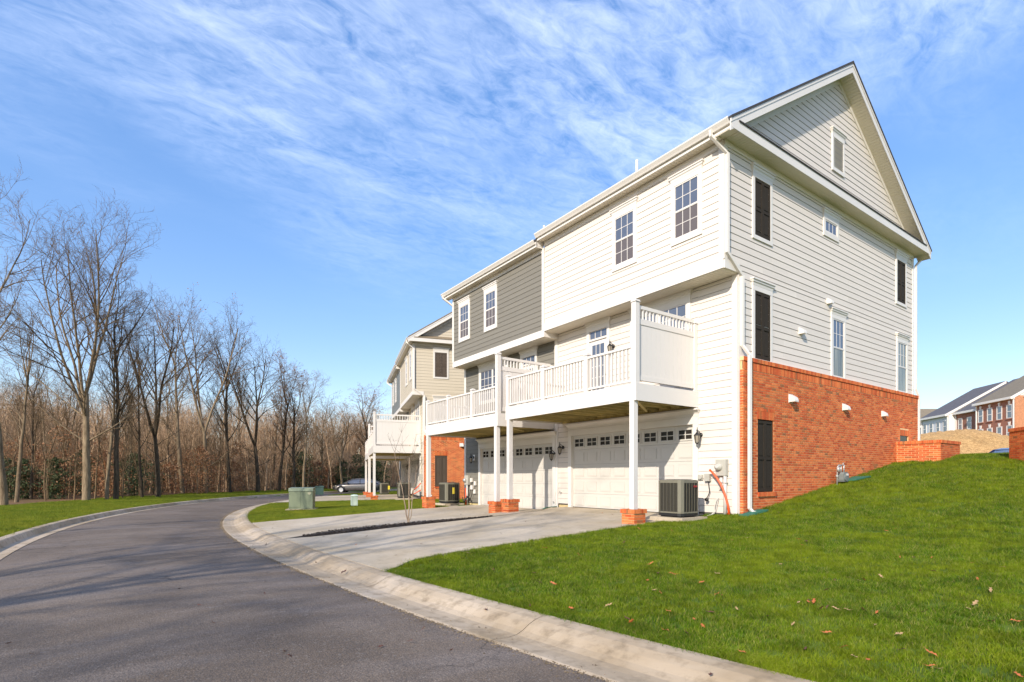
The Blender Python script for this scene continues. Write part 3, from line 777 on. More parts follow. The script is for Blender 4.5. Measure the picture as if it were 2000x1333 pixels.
# plumbing vents on the roofs
for (x, y, z, h) in ((1.0, 2.9, 10.35, .95), (1.0, 7.4, 10.2, .8)):
    pass
ob('vent_pipe', MB().lathe([(.04, -.4), (.04, .42), (.03, .42)], (-.35, 2.98, 9.7), 10), M_trim, U, True)
ob('vent_pipe', MB().lathe([(.04, -.4), (.04, .30), (.03, .30)], (-.35, .35, 9.75), 10), M_trim, U2, True)

# ------------------------------------------------------------ raised decks on posts
def deck(origin, rz, label, Lh, depth=2.44, zb=2.78, zt=3.20, posts=(.14, None), zposts=(.16, .16), group=None):
    t = thing('raised_deck', label, 'deck', origin, rz, group)
    D = depth; e = .028
    ob('fascia_board', MB().box(-D, -D+e, 0, Lh, zb, zt), M_vinyl, t)
    ob('fascia_board', MB().box(-D+e+.001, 0, 0, e, zb, zt), M_vinyl, t)
    ob('fascia_board', MB().box(-D+e+.001, 0, Lh-e, Lh, zb, zt), M_vinyl, t)
    ob('ledger', MB().box(-.05, -.01, e, Lh-e, zb+.02, zt-.04), M_wood, t)
    for k in (0, 1): ob('rim_joist', MB().box(-D+e+.001+.04*k, -D+e+.037+.04*k, e+.002, Lh-e-.002, zb+.02, zt-.04), M_wood, t)
    n = int(Lh/.4)
    mj = shared(('joist', D), lambda mb: mb.box(-D+.11, -.052, -.019, .019, zb+.05, zt-.03), M_wood)
    for k in range(n+1): link('joist', mj, t, (0, .06+k*(Lh-.12)/n, 0))
    mb = MB(); a = math.radians(40)
    for k in range(1): mb.prism([(-D+.12, .1, zb+.04), (-D+.12, .19, zb+.04), (-.06, 1.75, zb+.04), (-.06, 1.66, zb+.04)], (0, 0, .08))
    ob('brace', mb, M_wood, t)
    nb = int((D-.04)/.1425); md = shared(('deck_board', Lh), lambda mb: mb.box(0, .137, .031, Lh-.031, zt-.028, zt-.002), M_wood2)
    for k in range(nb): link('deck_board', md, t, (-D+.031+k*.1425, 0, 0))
    # support posts
    p0 = .07; p1 = Lh-.21
    for y, zp in ((p0, zposts[0]), (p1, zposts[1])): ob('support_post', MB().box(-D+.0, -D+.142, y, y+.142, zp-.02, zb), M_vinyl, t)
    # railing
    z0 = zt+.05; zr = zt+.93
    def rpost(x, y, h, s=.064):
        mb = MB().box(x-s, x+s, y-s, y+s, zt+.004, h); c = MB()
        p = ob('rail_post', mb, M_vinyl, t)
        c.lathe([(s*1.75, 0), (s*1.75, .02), (s*1.55, .03), (s*1.5, .05), (.0, .085)], (0, 0, 0), 4); q = ob('post_cap', c, M_vinyl, p); q.location = (x, y, h); q.rotation_euler.z = math.radians(45)
        return p
    xf = -D+.075
    ys = [.085, Lh*.32, Lh*.655, Lh-.075]
    scz = zt+1.90
    rpost(xf, ys[0], scz+.06, .07)
    for y in ys[1:]: rpost(xf, y, zr+.04)
    mbal = shared(('baluster',), lambda mb: mb.box(-.019, .019, -.019, .019, 0, zr-z0-.11), M_vinyl)
    def rail(pa, pb):
        ax = 0 if abs(pb[0]-pa[0]) > abs(pb[1]-pa[1]) else 1
        rr = link('railing', None, t)
        for (nm, za, zc, w) in (('top_rail', zr-.055, zr, .04), ('bottom_rail', z0, z0+.05, .024)):
            r = MB()
            if ax == 1: r.box(pa[0]-w, pa[0]+w, pa[1], pb[1], za, zc)
            else: r.box(pa[0], pb[0], pa[1]-w, pa[1]+w, za, zc)
            ob(nm, r, M_vinyl, rr)
        if ax == 1: ob('rail_foot', MB().box(pa[0]-.016, pa[0]+.016, (pa[1]+pb[1])/2-.016, (pa[1]+pb[1])/2+.016, zt, z0), M_vinyl, rr)
        ln = abs(pb[ax]-pa[ax]); k = int(round(ln/.125))
        for i in range(k):
            f = (i+.5)/k; link('baluster', mbal, rr, (pa[0]+(pb[0]-pa[0])*f, pa[1]+(pb[1]-pa[1])*f, z0+.05))
    for a, b in zip(ys, ys[1:]): rail((xf, a+.07), (xf, b-.065))
    rail((xf+.07, Lh-.075), (-.06, Lh-.075))
    # privacy screen on the near side
    ysn = .085; rpost(-.075, ysn, scz-.10, .06)
    sc = link('privacy_screen', None, t)
    for (za, zc) in ((zt+.08, zt+.20), (scz-.46, scz-.32), (scz-.085, scz)): ob('screen_rail', MB().box(xf+.07, -.135, ysn-.03, ysn+.03, za, zc), M_vinyl, sc)
    ln = -.135-(xf+.07); k = 13; w = ln/k
    ms = shared(('screen_board', round(w, 3)), lambda mb: mb.box(.0015, w-.0015, -.014, .014, 0, scz-.46-zt-.20), M_vinyl)
    for i in range(k): link('screen_board', ms, sc, (xf+.07+w*i, ysn, zt+.20))
    k = 17; mp = shared(('picket', round(scz, 3)), lambda mb: mb.box(-.019, .019, -.019, .019, 0, .235), M_vinyl)
    for i in range(k): link('picket', mp, sc, (xf+.07+ln*(i+.5)/k, ysn, scz-.32))
    return t
deck((0, 1.14, 0), 0, 'white railed deck with privacy screen on the cream end house', 5.52, zposts=(.16, .23))
deck((0, 7.12, -.145), 0, 'white railed deck on the grey house, behind the nearer deck', 5.35, zposts=(.13+.145, .13+.145))
deck(Bp(0, .95, -.2), RBa, 'white railed deck with tall blank screen on the tan house', 5.7, depth=2.85, zposts=(.21, .27))
deck(Bp(0, 7.05, -.35), RBa, 'white railed deck at the far left end of the tan row', 5.2, depth=2.85, zposts=(.31, .31))

def pier(x, y, rz, ztop, zbot, label, s=.40, detail=True):
    """brick pier with a rowlock cap, origin at its top centre"""
    t = thing('brick_pier', label, 'brick pier', (x, y, ztop), rz)
    c = s/2; hh = ztop-zbot+.12
    ob('mortar_core', MB().box(-c+.006, c-.006, -c+.006, c-.006, -hh, -.004), M_mortar, t)
    z = -.115-.0677; r = 0; n = 4
    while z > -hh:
        for side in range(4):
            m = Matrix.Rotation(side*math.pi/2, 4, 'Z')
            a = -c+(.0 if r % 2 else .1016)
            edges = [a]
            while edges[-1] < c-.02: edges.append(min(edges[-1]+.2032, c))
            if not r % 2: edges = [-c]+edges
            for p, q in zip(edges, edges[1:]):
                if q-p < .04: continue
                w = round(q-p-.01, 3)
                me = shared(('pier_brick', w), lambda mb: mb.box(0, w, 0, .04, 0, .0577), M_brick)
                b = link('brick', me, t, m @ Vector((p+.005, -c-.001, z))); b.rotation_euler.z = side*math.pi/2
        z -= .0677; r += 1
    k = int(round((s+.05)/.0677)); w = (s+.05)/k
    for row in range(1):
        for side in range(4):
            m = Matrix.Rotation(side*math.pi/2, 4, 'Z')
            for i in range(k):
                me = shared(('pier_cap_brick', round(w, 4)), lambda mb: mb.box(0, w-.009, 0, .10, -.098, 0), M_brick)
                b = link('cap_brick', me, t, m @ Vector((-c-.025+w*i+.004, -c-.027, 0))); b.rotation_euler.z = side*math.pi/2
    ob('cap_mortar', MB().box(-c-.02, c+.02, -c-.02, c+.02, -.095, -.004), M_mortar, t)
    return t
pier(-2.37, 1.28, 0, .16, -.3, 'brick pier under the near deck post, beside the lawn edge')
pier(-2.37, 6.50, 0, .23, -.3, 'larger of two neighbouring brick piers, under the near deck far post')
pier(-2.37, 7.27, 0, .13, -.42, 'lower brick pier partly behind its taller neighbour')
pier(-2.37, 12.33, 0, .13, -.46, 'brick pier beside the grass under the grey house deck far post')
for (by, dz_, lb) in ((1.1, .01, 'brick pier under the near post of the tan house deck'), (6.50, .06, 'brick pier under the far post of the tan house deck'),
                      (7.2, -.04, 'brick pier just behind another at the middle of the tan row'), (12.1, -.04, 'farthest left brick pier of the tan row')):
    p = Bp(-2.78, by, dz_); pier(p[0], p[1], RBa, p[2], p[2]-.55, lb)

# ------------------------------------------------------------ small fittings
def lantern(loc, rz, label):
    t = thing('wall_lantern', label, 'wall lamp', loc, rz)   # mounted on a wall facing -x, origin at the backplate
    mb = MB(); mb.lathe([(0, 0), (.058, 0), (.058, .015), (.03, .03), (0, .035)], (0, 0, 0), 14, 'x'); ob('backplate', mb, M_iron, t, True)
    mb = MB(); mb.tube([(-.02, 0, .0), (-.06, 0, .07), (-.11, 0, .105), (-.15, 0, .09), (-.155, 0, .05)], .012, 8); ob('arm', mb, M_iron, t, True)
    if 'grey' in label: mb = MB(); mb.box(-.004, 0, -.09, .09, -.14, .12); ob('mount_block', mb, M_trim, t)
    x = -.155
    mb = MB(); mb.lathe([(.0, .06), (.03, .055), (.045, .03), (.085, -.01), (.092, -.025), (.08, -.03)], (x, 0, 0), 6); mb.lathe([(.0, .20), (.012, .17), (.006, .15), (.018, .13), (.026, .10), (.012, .07), (.03, .055)], (x, 0, 0), 8); ob('cap', mb, M_iron, t)
    mb = MB(); mb.lathe([(.076, -.03), (.048, -.21), (0, -.215)], (x, 0, 0), 6); ob('glass', mb, M_glassy, t)
    mb = MB()
    for k in range(6):
        a = math.pi*k/3; mb.tube([(x+.08*math.cos(a), .08*math.sin(a), -.03), (x+.05*math.cos(a), .05*math.sin(a), -.21)], .006, 4)
    mb.lathe([(.052, -.205), (.056, -.215), (.03, -.24), (.012, -.25), (.016, -.265), (0, -.275)], (x, 0, 0), 6); ob('cage', mb, M_iron, t)
    return t
lantern((-.03, 1.06, 2.05), 0, 'black wall lantern right of the cream house garage door')
lantern((-.03, 6.62, 1.97), 0, 'black wall lantern left of the cream house garage door')
lantern((-.03, 7.08, 1.78), 0, 'black wall lantern on the narrow grey wall beside the grey garage door')
lantern((-.03, 12.62, 1.80), 0, 'black wall lantern left of the grey house garage door')
lantern((-.03, 4.22, 5.02), 0, 'black wall lantern beside the upper deck door of the cream house')
lantern(Bp(-.03, 6.6, 1.9), RBa, 'dark wall lantern beside the tan house garage door')

def ac(loc, rz, label, s=.37, h=.90, badge=False):
    t = thing('air_conditioner', label, 'air conditioner', loc, rz)
    c = s*.30
    ring = [(-s, -s+c), (-s+c*.3, -s+c*.3), (-s+c, -s), (s-c, -s), (s-c*.3, -s+c*.3), (s, -s+c), (s, s-c), (s-c*.3, s-c*.3), (s-c, s), (-s+c, s), (-s+c*.3, s-c*.3), (-s, s-c)]
    def ex(z0, z1, k): return MB().prism([(x*k, y*k, z0) for x, y in ring], (0, 0, z1-z0))
    ob('pad', MB().box(-s-.12, s+.12, -s-.12, s+.12, -.10, .0), M_conc, t)
    ob('base_pan', ex(.03, .10, .985), M_blk, t); ob('foot', MB().box(-s*.8, -s*.6, -s*.8, s*.8, 0, .03).box(s*.6, s*.8, -s*.8, s*.8, 0, .03), M_blk, t)
    ob('coil', ex(.10, h-.05, .955), M_acd, t); ob('top', ex(h-.06, h, 1.0).prism([(x*.93, y*.93, h) for x, y in ring], (0, 0, .015)), M_ac, t)
    ob('bottom_rail', ex(.10, .135, 1.0), M_ac, t)
    g = MB()
    for k in range(9): r = s*.1*k; g.lathe([(r, h+.018), (r+.01, h+.024), (r+.02, h+.018)], (0, 0, 0), 16)
    ob('fan_grille', g, M_blk, t)
    for k in range(0, 12, 3):
        mb = MB()
        for i in (k, k+1):
            a, b = Vector((*ring[i], 0)), Vector((*ring[(i+1) % 12], 0)); mb.quad(a+Vector((0, 0, .13)), b+Vector((0, 0, .13)), b+Vector((0, 0, h-.06)), a+Vector((0, 0, h-.06)))
        ob('corner_panel', mb, M_ac, t)
    ml = shared(('louvre_bar', h), lambda mb: mb.box(-.0055, .0055, -.008, .012, .13, h-.06), mat('ac_louvre', (.095, .088, .066), .5))
    mf = shared(('louvre_slat', s), lambda mb: [mb.box(-s+c, s-c, -.004, .004, .14+.017*k, .144+.017*k) for k in range(int((h-.2)/.017))], M_acd)
    for side in range(4):
        m = Matrix.Rotation(side*math.pi/2, 4, 'Z')
        for i in range(6):
            a = -s+c+(2*s-2*c)*i/5; o = link('louvre_bar', ml, t, m @ Vector((a, -s+.004, 0))); o.rotation_euler.z = side*math.pi/2
        o = link('louvre_slats', mf, t, m @ Vector((0, -s+.012, 0))); o.rotation_euler.z = side*math.pi/2
    if badge:
        mb = MB(); y = -s-.012
        def sw(pts, w): 
            for a, b in zip(pts, pts[1:]): mb.tube([(a[0], y, a[1]), (b[0], y, b[1])], w, 5)
        sw([(-.055+.15, h-.155), (-.03+.15, h-.165), (.0+.15, h-.158), (.05+.15, h-.16), (.085+.15, h-.15)], .009)
        sw([(-.05+.15, h-.12), (-.03+.15, h-.15), (-.01+.15, h-.125), (.01+.15, h-.15), (.03+.15, h-.13), (.05+.15, h-.15), (.07+.15, h-.125)], .006)
        ob('badge', mb, M_redlogo, t)
    return t
ac((-1.13, .93, -.05), 0, 'grey-brown air conditioner by the orange conduit, right of the cream garage door', badge=True)
a2 = ac((-.72, 13.6, -.22), 0, 'dark air conditioner on a slab before the tan house brick wall')
M_yel = mat('yellow_label', (.75, .6, .05), .5)
ob('energy_label', MB().box(-.05, .07, -.386, -.381, .42, .70), M_yel, a2)
p = Bp(-1.1, .4, -.12); ac(p, RBa, 'air conditioner nearest the tan house corner, behind the young tree stems')
p = Bp(-1.3, 12.8, -.28); a3 = ac(p, RBa, 'air conditioner at the far end of the tan row with a yellow label')
ob('energy_label', MB().box(.25, .40, -.386, -.381, .40, .70), M_yel, a3)
p = Bp(-1.9, 22, -.3); ac(p, RBa, 'small distant air conditioner beyond the tan row')
ob('slab', MB().box(-1.35, .0, 12.3, 14.1, -.34, -.305), M_conc, None, kind='structure')
S.collection.objects[-1].name = 'concrete_pad'
# electric meter on the cream house
t = thing('electric_meter', 'grey electric meter box with round glass dial on the cream wall corner', 'electric meter', (-.03, .40, 1.02))
ob('meter_box', MB().box(-.11, 0, -.14, .15, -.05, .36), M_meter, t)
mb = MB(); mb.lathe([(.095, .0), (.095, .04), (.085, .045), (.075, .09), (.0, .10)], (-.11, .05, .17), 20, 'x'); ob('dial', mb, M_meter, t, True)
mb = MB(); mb.lathe([(.05, .0), (.05, .012), (0, .012)], (-.20, .05, .19), 16, 'x'); ob('dial_face', mb, M_pvc, t)
ob('conduit', MB().tube([(-.06, -.09, -.05), (-.06, -.09, -1.15)], .042, 12), M_pvc, t, True)
ob('conduit_strap', MB().box(-.11, .0, -.14, -.04, -.24, -.225).box(-.10, -.0, -.02, .08, -.37, -.36), M_galv, t)
ob('warning_tag', MB().box(-.034, -.03, -.0, .08, -.22, -.09), M_redlogo if False else M_trim, t)
t = thing('disconnect_box', 'small grey switch box with cable on the cream wall above the air conditioner', 'switch box', (-.03, .83, .83))
ob('box', MB().box(-.08, 0, -.075, .075, 0, .19).box(-.088, -.08, -.05, .02, .11, .12), M_meter, t)
ob('cable', MB().tube([(-.04, -.02, .0), (-.05, -.05, -.15), (-.05, -.07, -.28), (-.07, -.03, -.40), (-.10, .0, -.46)], .012, 8), M_blk, t, True)
ob('cable_loop', MB().lathe([(.02, -.02), (.045, -.02), (.045, .03), (.02, .03)], (-.10, -.02, -.48), 12, 'x'), M_blk, t, True)
t = thing('round_fitting', 'small round grey wall fitting beside the switch box', 'wall fitting', (-.03, 1.06, .93))
mb = MB(); mb.box(-.02, 0, -.07, .07, -.07, .07); mb.lathe([(.065, 0), (.065, .04), (.055, .06), (0, .065)], (0, 0, 0), 18, 'x'); ob('cover', mb, M_meter, t, False)
ob('orange_conduit', MB().tube([(-0.2, 0.677, 1.122), (-0.2, 0.573, 1.029), (-0.2, 0.47, 0.912), (-0.2, 0.368, 0.77), (-0.2, 0.282, 0.604), (-0.2, 0.211, 0.414), (-0.2, 0.155, 0.225), (-0.2, 0.127, -0.002)], .028, 10), M_orange, None, True,
   label='curved orange conduit rising from the grass in front of the meter', cat='conduit')
ob('conduit_stub', MB().tube([(-.14, .22, .0), (-.14, .16, .10), (-.14, .15, .12)], .016, 8).tube([(-.14, .22, .0), (-.14, .12, -.12)], .016, 8), M_orange, None, True,
   label='short bent orange conduit stub at the wall corner by the grass', cat='conduit')
ob('white_cable', MB().tube([(-.05, .52, .42), (-.08, .56, .36), (-.10, .60, .20), (-.10, .60, .05), (-.2, .66, -.05), (-.34, .74, -.09)], .009, 8).tube([(-.05, .52, .42), (-.07, .53, .30), (-.10, .57, .10), (-.12, .60, .0), (-.3, .70, -.06)], .007, 8), M_pvc, None, True,
   label='white cables hanging from the wall behind the air conditioner', cat='cable')
def wall_outlet(loc, label):
    t = thing('wall_outlet', label, 'hose fitting', loc); mb = MB(); mb.lathe([(.035, 0), (.03, .03), (.012, .04), (.012, .08), (0, .08)], (0, 0, 0), 10, 'x'); ob('spout', mb, M_trim, t, True)
    ob('handle', MB().box(-.085, -.075, -.02, .02, -.03, .035), M_galv, t)
wall_outlet((-.02, 6.72, .42), 'small white hose tap low on the cream wall between the garages')
wall_outlet((-.02, 7.08, .05), 'small white hose tap low on the narrow grey wall strip')
# meters left of the grey garage
t = thing('electric_meter', 'cluster of grey meter box and conduits left of the grey garage door', 'electric meter', (-.03, 13.1, .60))
ob('meter_box', MB().box(-.11, 0, -.15, .17, 0, .42), M_meter, t)
mb = MB(); mb.lathe([(.09, .0), (.09, .04), (.07, .09), (0, .10)], (-.11, .08, .2), 16, 'x'); ob('dial', mb, M_galv, t, True)
ob('conduit', MB().tube([(-.06, .0, 0), (-.06, .0, -.9)], .04, 10), M_pvc, t, True)
ob('pull_box', MB().box(-.08, 0, -.42, -.28, .12, .30).box(-.08, 0, -.46, -.30, -.20, -.02).box(-.06, 0, -.70, -.56, -.02, .16).box(-.06, 0, -.66, -.5, -.38, -.2), M_trim, t)
ob('cable', MB().tube([(-.05, -.36, .12), (-.06, -.30, -.2), (-.1, -.25, -.5), (-.2, -.1, -.62)], .012, 8).tube([(-.05, -.6, -.02), (-.06, -.5, -.3), (-.1, -.4, -.55)], .01, 8), M_blk, t, True)
ob('orange_conduit', MB().tube([(-.13, 13.18, .45), (-.16, 13.1, .1), (-.16, 13.08, -.28)], .026, 8), M_orange, None, True, label='orange conduit below the grey house meter cluster', cat='conduit')
ob('cable_coil', MB().tube([(-.3+.16*math.cos(a/3), 12.85+.16*math.sin(a/3), -.06+.02*a/6+.1*math.sin(a)) for a in range(24)], .02, 7), M_blk, None, True, label='black coil of cable on the ground by the grey house meters', cat='cable')
p = Bp(-.4, .25, .1)
ob('orange_conduit', MB().tube([Bp(-.15, .1, .75), Bp(-.3, .2, .55), Bp(-.55, .5, .3), Bp(-.6, .5, .0)], .03, 8).tube([Bp(-.15, .05, .35), Bp(-.5, .3, .12), Bp(-.9, .6, .05)], .03, 8), M_orange, None, True, label='orange conduits at the foot of the tan house corner', cat='conduit')
t = thing('utility_boxes', 'grey utility boxes on the tan house facade beside its garage', 'electric meter', Bp(-.03, .5, .9), RBa)
ob('meter_box', MB().box(-.11, 0, -.15, .17, 0, .42).box(-.08, 0, .3, .45, .1, .4), M_meter, t)
# gas meter by the brick wall
t = thing('gas_meter', 'grey gas meter with pipes low against the brick wall', 'gas meter', (4.80, -.33, .78))
mb = MB()
for y0, y1, k in ((-.10, .10, 1.),):
    mb.prism([(-.13, y0, .02), (.13, y0, .02), (.15, y0, .08), (.15, y0, .24), (.11, y0, .30), (-.11, y0, .30), (-.15, y0, .24), (-.15, y0, .08)], (0, .2, 0))
mb.lathe([(.0, .0), (.12, .0), (.12, .03), (0, .04)], (0, -.10, .15), 16, 'y'); ob('meter_body', mb, M_gasb, t)
mb = MB(); mb.box(-.05, .05, -.15, -.135, .2, .26); ob('index_plate', mb, M_trim, t)
mb = MB(); mb.tube([(-.09, 0, .30), (-.09, 0, .46), (-.06, .0, .49), (-.25, .0, .49), (-.27, .02, .44), (-.27, .03, -.15)], .02, 8); mb.tube([(.09, 0, .30), (.09, 0, .47), (.12, 0, .50), (.2, .05, .52), (.22, .25, .52)], .02, 8)
mb.tube([(-.30, .03, .18), (-.24, .03, .18)], .035, 8); ob('pipework', mb, M_galv, t, True)
mb = MB(); mb.lathe([(.0, .0), (.075, .0), (.08, .03), (.04, .05), (0, .055)], (-.27, .0, .38), 14, 'y'); mb.tube([(.04, 0, .49), (.04, 0, .56), (.1, 0, .57)], .015, 8); ob('regulator', mb, M_galv, t, True)
ob('splash_mat', MB().prism([(5.10, -.16, .80), (6.0, -.16, .93), (6.0, -.62, .94), (5.2, -.55, .84)], (0, 0, .035)), M_lid, None, label='green splash mat on the grass beside the gas meter', cat='splash mat')
ob('splash_mat', MB().prism([(-.30, -.2, -.02), (.55, -.16, .08), (.58, -.45, .09), (-.25, -.42, -.03)], (0, 0, .045)), M_lid, None, label='green splash mat under the near downspout at the brick corner', cat='splash mat')
ob('splash_mat', MB().prism([(-.75, 6.95, -.19), (-.02, 7.3, -.15), (-.02, 6.95, -.12), (-.7, 6.75, -.13)], (0, 0, .03)), M_lid, None, label='green splash mat between the two near garage doors', cat='splash mat')
# areaway walls
def areaway(origin, rz, label, lx, ly, h, sides):
    t = thing('areaway_wall', label, 'brick wall', origin, rz)
    bt = h; ob('mortar_core', MB().box(.006, lx-.006, -ly+.006, -.0, -.6, bt-.1), M_mortar, t)
    f = Plane('x', 0); r = Plane('y', -ly)
    if 'x' in sides: bricks(t, f, -ly, 0, -.25, bt-.10, limit=130)
    if 'y' in sides: bricks(t, r, 0, lx, -.25, bt-.10, limit=170)
    ob('cap_mortar', MB().box(-.015, lx+.01, -ly-.015, .0, bt-.1, bt-.004), M_mortar, t)
    soldiers(t, f, -ly-.02, 0, bt-.10, bt, .03, 60, 'cap_brick'); soldiers(t, r, -.02, lx+.02, bt-.10, bt, .03, 60, 'cap_brick')
    return t
areaway((9.32, -.10, 0), 0, 'low brick wall with brick cap jutting from the gable near the top of the lawn', 1.86, 1.27, 2.16, 'xy')
q = CAM+(FW+RT*((1971-1000)/FPX))*16.3; q.z = 0
areaway((q.x, q.y, 0), math.radians(-50), 'brick wall cut off by the right edge of the picture', .9, 1.8, 2.40, 'xy').location = (q.x, q.y, 0)
# transformer, pedestal, bin
t = thing('transformer_cabinet', 'green metal transformer cabinet on a pad in the grass by the kerb', 'transformer', (-6.38, 16.25, -.46), math.radians(-22)); t.scale = (.94, .94, .94)
ob('pad', MB().box(-.62, .62, -.55, .62, -.1, .06), M_kerb, t)
ob('cabinet', MB().prism([(-.50, -.42, .06), (-.50, -.42, .86), (-.50, -.34, .98), (-.50, .45, 1.0), (-.50, .45, .06)], (1.0, 0, 0)), M_green, t)
ob('door', MB().box(-.495, -.005, -.434, -.42, .14, .84), M_green, t); ob('door', MB().box(.005, .495, -.434, -.42, .08, .84), M_green, t)
ob('lid', MB().prism([(-.52, -.45, .86), (-.52, -.36, 1.0), (-.52, .47, 1.02), (-.52, .47, .99), (-.52, -.35, .97), (-.52, -.43, .85)], (1.04, 0, 0)), M_green, t)
ob('sticker', MB().prism([(.28, -.438, .78), (.40, -.438, .84), (.44, -.438, .76), (.36, -.438, .68)], (0, .003, 0)), mat('faded_sticker', (.45, .42, .28), .6), t)
t = thing('vent_pedestal', 'pale green louvred pedestal standing in the grass', 'pedestal', (-3.8, 17.2, -.40), math.radians(-20))
mb = MB(); mb.prism([(-.15, -.13, 0), (.15, -.13, 0), (.15, .13, 0), (-.15, .13, 0)], (0, 0, .46)); ob('housing', mb, M_pale, t)
mb = MB(); mb.lathe([(.23, .44), (.24, .47), (.20, .51), (0, .53)], (0, 0, 0), 4); c = ob('cap', mb, M_pale, t); c.rotation_euler.z = math.radians(45)
for k in range(8): ob('slot', MB().box(-.12, .12, -.146, -.13, .05+.05*k, .085+.05*k).box(-.164, -.15, -.10, .10, .05+.05*k, .085+.05*k), M_pale, t); ob('slot_gap', MB().box(-.12, .12, -.133, -.13, .03+.05*k, .05+.05*k), M_green, t)
q = CAM+(FW+RT*((624-1000)/FPX))*43; t = thing('utility_cabinet', 'small dark green cabinet near the tree line', 'utility cabinet', (q.x, q.y, -.45), math.radians(-15))
ob('cabinet', MB().box(-.3, .3, -.3, .3, 0, .62), mat('dark_green_paint', (.05, .10, .085), .5), t); ob('lid', MB().box(-.34, .34, -.34, .34, .62, .70), MATS['dark_green_paint'], t)

# ------------------------------------------------------------ cars
def car(loc, rz, label, paint, length=4.8):
    t = thing('parked_car', label, 'car', loc, rz)
    m = bpy.data.materials.new('car_paint'); m.use_nodes = True; b = m.node_tree.nodes['Principled BSDF']
    b.inputs['Base Color'].default_value = (*paint, 1); b.inputs['Metallic'].default_value = .55; b.inputs['Roughness'].default_value = .28; b.inputs['Coat Weight'].default_value = .6
    L_ = length; hw = .9
    st = [(0, .45, .30, .62, .55), (.12, .28, .24, .72, .72), (.5, .20, .22, .80, .84), (1.0, .18, .20, .90, .88), (1.35, .18, .19, .95, .9), (2.4, .18, .19, .97, .9), (3.5, .18, .19, .99, .9), (4.2, .2, .22, 1.0, .88), (4.62, .26, .26, .98, .80), (4.78, .45, .34, .90, .62)]
    mb = MB(); K = 10
    for (x, z0, zs, z1, w) in st:
        x *= L_/4.8
        pr = [(-w*.92, z0), (-w, zs+.12), (-w*1.0, (z0+z1)*.5), (-w*.97, z1-.10), (-w*.86, z1), (w*.86, z1), (w*.97, z1-.10), (w, (z0+z1)*.5), (w, zs+.12), (w*.92, z0)]
        for y, z in pr: mb.v.append((x, y, z))
    for i in range(len(st)-1):
        for k in range(K): k2 = (k+1) % K; mb.f.append((i*K+k, i*K+k2, (i+1)*K+k2, (i+1)*K+k))
    mb.f.append(tuple(range(K))[::-1]); mb.f.append(tuple((len(st)-1)*K+k for k in range(K)))
    body = ob('body', mb, m, t, True)
    sub = body.modifiers.new('round', 'SUBSURF'); sub.levels = sub.render_levels = 1
    cab = [(1.15, .93, .93, .80), (1.95, .94, 1.36, .70), (2.5, .95, 1.45, .66), (3.2, .96, 1.44, .66), (3.9, .97, 1.25, .70), (4.45, .99, 1.0, .76)]
    mb = MB()
    for x, zb, zt, w in cab:
        x *= L_/4.8; wb = .82
        mb.v += [(x, -wb, zb), (x, -w, zt-.04), (x, -w*.8, zt), (x, w*.8, zt), (x, w, zt-.04), (x, wb, zb)]
    for i in range(len(cab)-1):
        for k in range(5): mb.f.append((i*6+k, i*6+k+1, (i+1)*6+k+1, (i+1)*6+k))
    ob('cabin_glass', mb, M_dark if False else M_glass, body, True)
    mb = MB(); X = lambda v: v*L_/4.8
    for sgn in (-1, 1):
        for (a, b_) in (((1.15, .78*sgn, .95), (1.98, .70*sgn, 1.36)), ((1.98, .70*sgn, 1.36), (2.6, .665*sgn, 1.435)), ((2.6, .665*sgn, 1.435), (3.25, .665*sgn, 1.43)), ((3.25, .665*sgn, 1.43), (3.95, .71*sgn, 1.23)), ((3.95, .71*sgn, 1.23), (4.4, .78*sgn, 1.02)), ((2.75, .82*sgn, .96), (2.72, .67*sgn, 1.42))):
            mb.tube([(X(a[0]), a[1], a[2]), (X(b_[0]), b_[1], b_[2])], .035, 6)
    r = [(X(1.98), 1.37), (X(2.5), 1.465), (X(3.2), 1.46), (X(3.85), 1.27)]
    for (x0, z0), (x1, z1) in zip(r, r[1:]): mb.prism([(x0, -.62, z0), (x1, -.62, z1), (x1, .62, z1), (x0, .62, z0)], (0, 0, .012))
    ob('roof', mb, m, body)
    for (x, lab) in ((.95, 0), (3.75, 1)):
        for sgn in (-1, 1):
            mb = MB(); mb.lathe([(.0, -.1), (.33, -.1), (.33, .1), (.20, .11), (.20, .11)], (X(x), sgn*.83, .33), 20, 'y'); w = ob('wheel', mb, M_blk, t, True)
            mb = MB(); mb.lathe([(.22, .10), (.205, .125), (.05, .118), (0, .125)], (X(x), sgn*.83-.0, .33), 10, 'y')
            mb.lathe([(.22, -.10), (.205, -.125), (.05, -.118), (0, -.125)], (X(x), sgn*.83, .33), 10, 'y'); ob('rim', mb, mat('alloy', (.6, .6, .6), .35, metal=.6), w)
            mb = MB(); mb.tube([(X(x)+.39*math.cos(a*math.pi/8), sgn*.895, .33+.39*math.sin(a*math.pi/8)) for a in range(9)], .03, 5); ob('wheel_arch', mb, M_blk, t)
    for sgn in (-1, 1):
        mb = MB(); mb.prism([(.10, sgn*.60, .60), (.42, sgn*.86, .66), (.50, sgn*.88, .76), (.14, sgn*.66, .70)], (0, 0, .02)); ob('headlight', mb, M_glassy, t)
        mb = MB(); mb.box(X(1.45), X(1.6), sgn*1.0-.09, sgn*1.0+.09, .95, 1.08); ob('wing_mirror', mb, m, t)
    return t
q = CAM+(FW+RT*((652-1000)/FPX))*54
car((q.x, q.y, -.62), math.atan2(RT.y, RT.x)+.05, 'silver sedan parked side-on beyond the tan row decks', (.13, .12, .115), 4.85)
q = CAM+(FW+RT*((1926-1000)/FPX))*29
car((q.x, q.y, 1.10), math.atan2(RT.y, RT.x)+.35, 'dark blue car just showing above the lawn crest', (.015, .02, .09), 4.7)
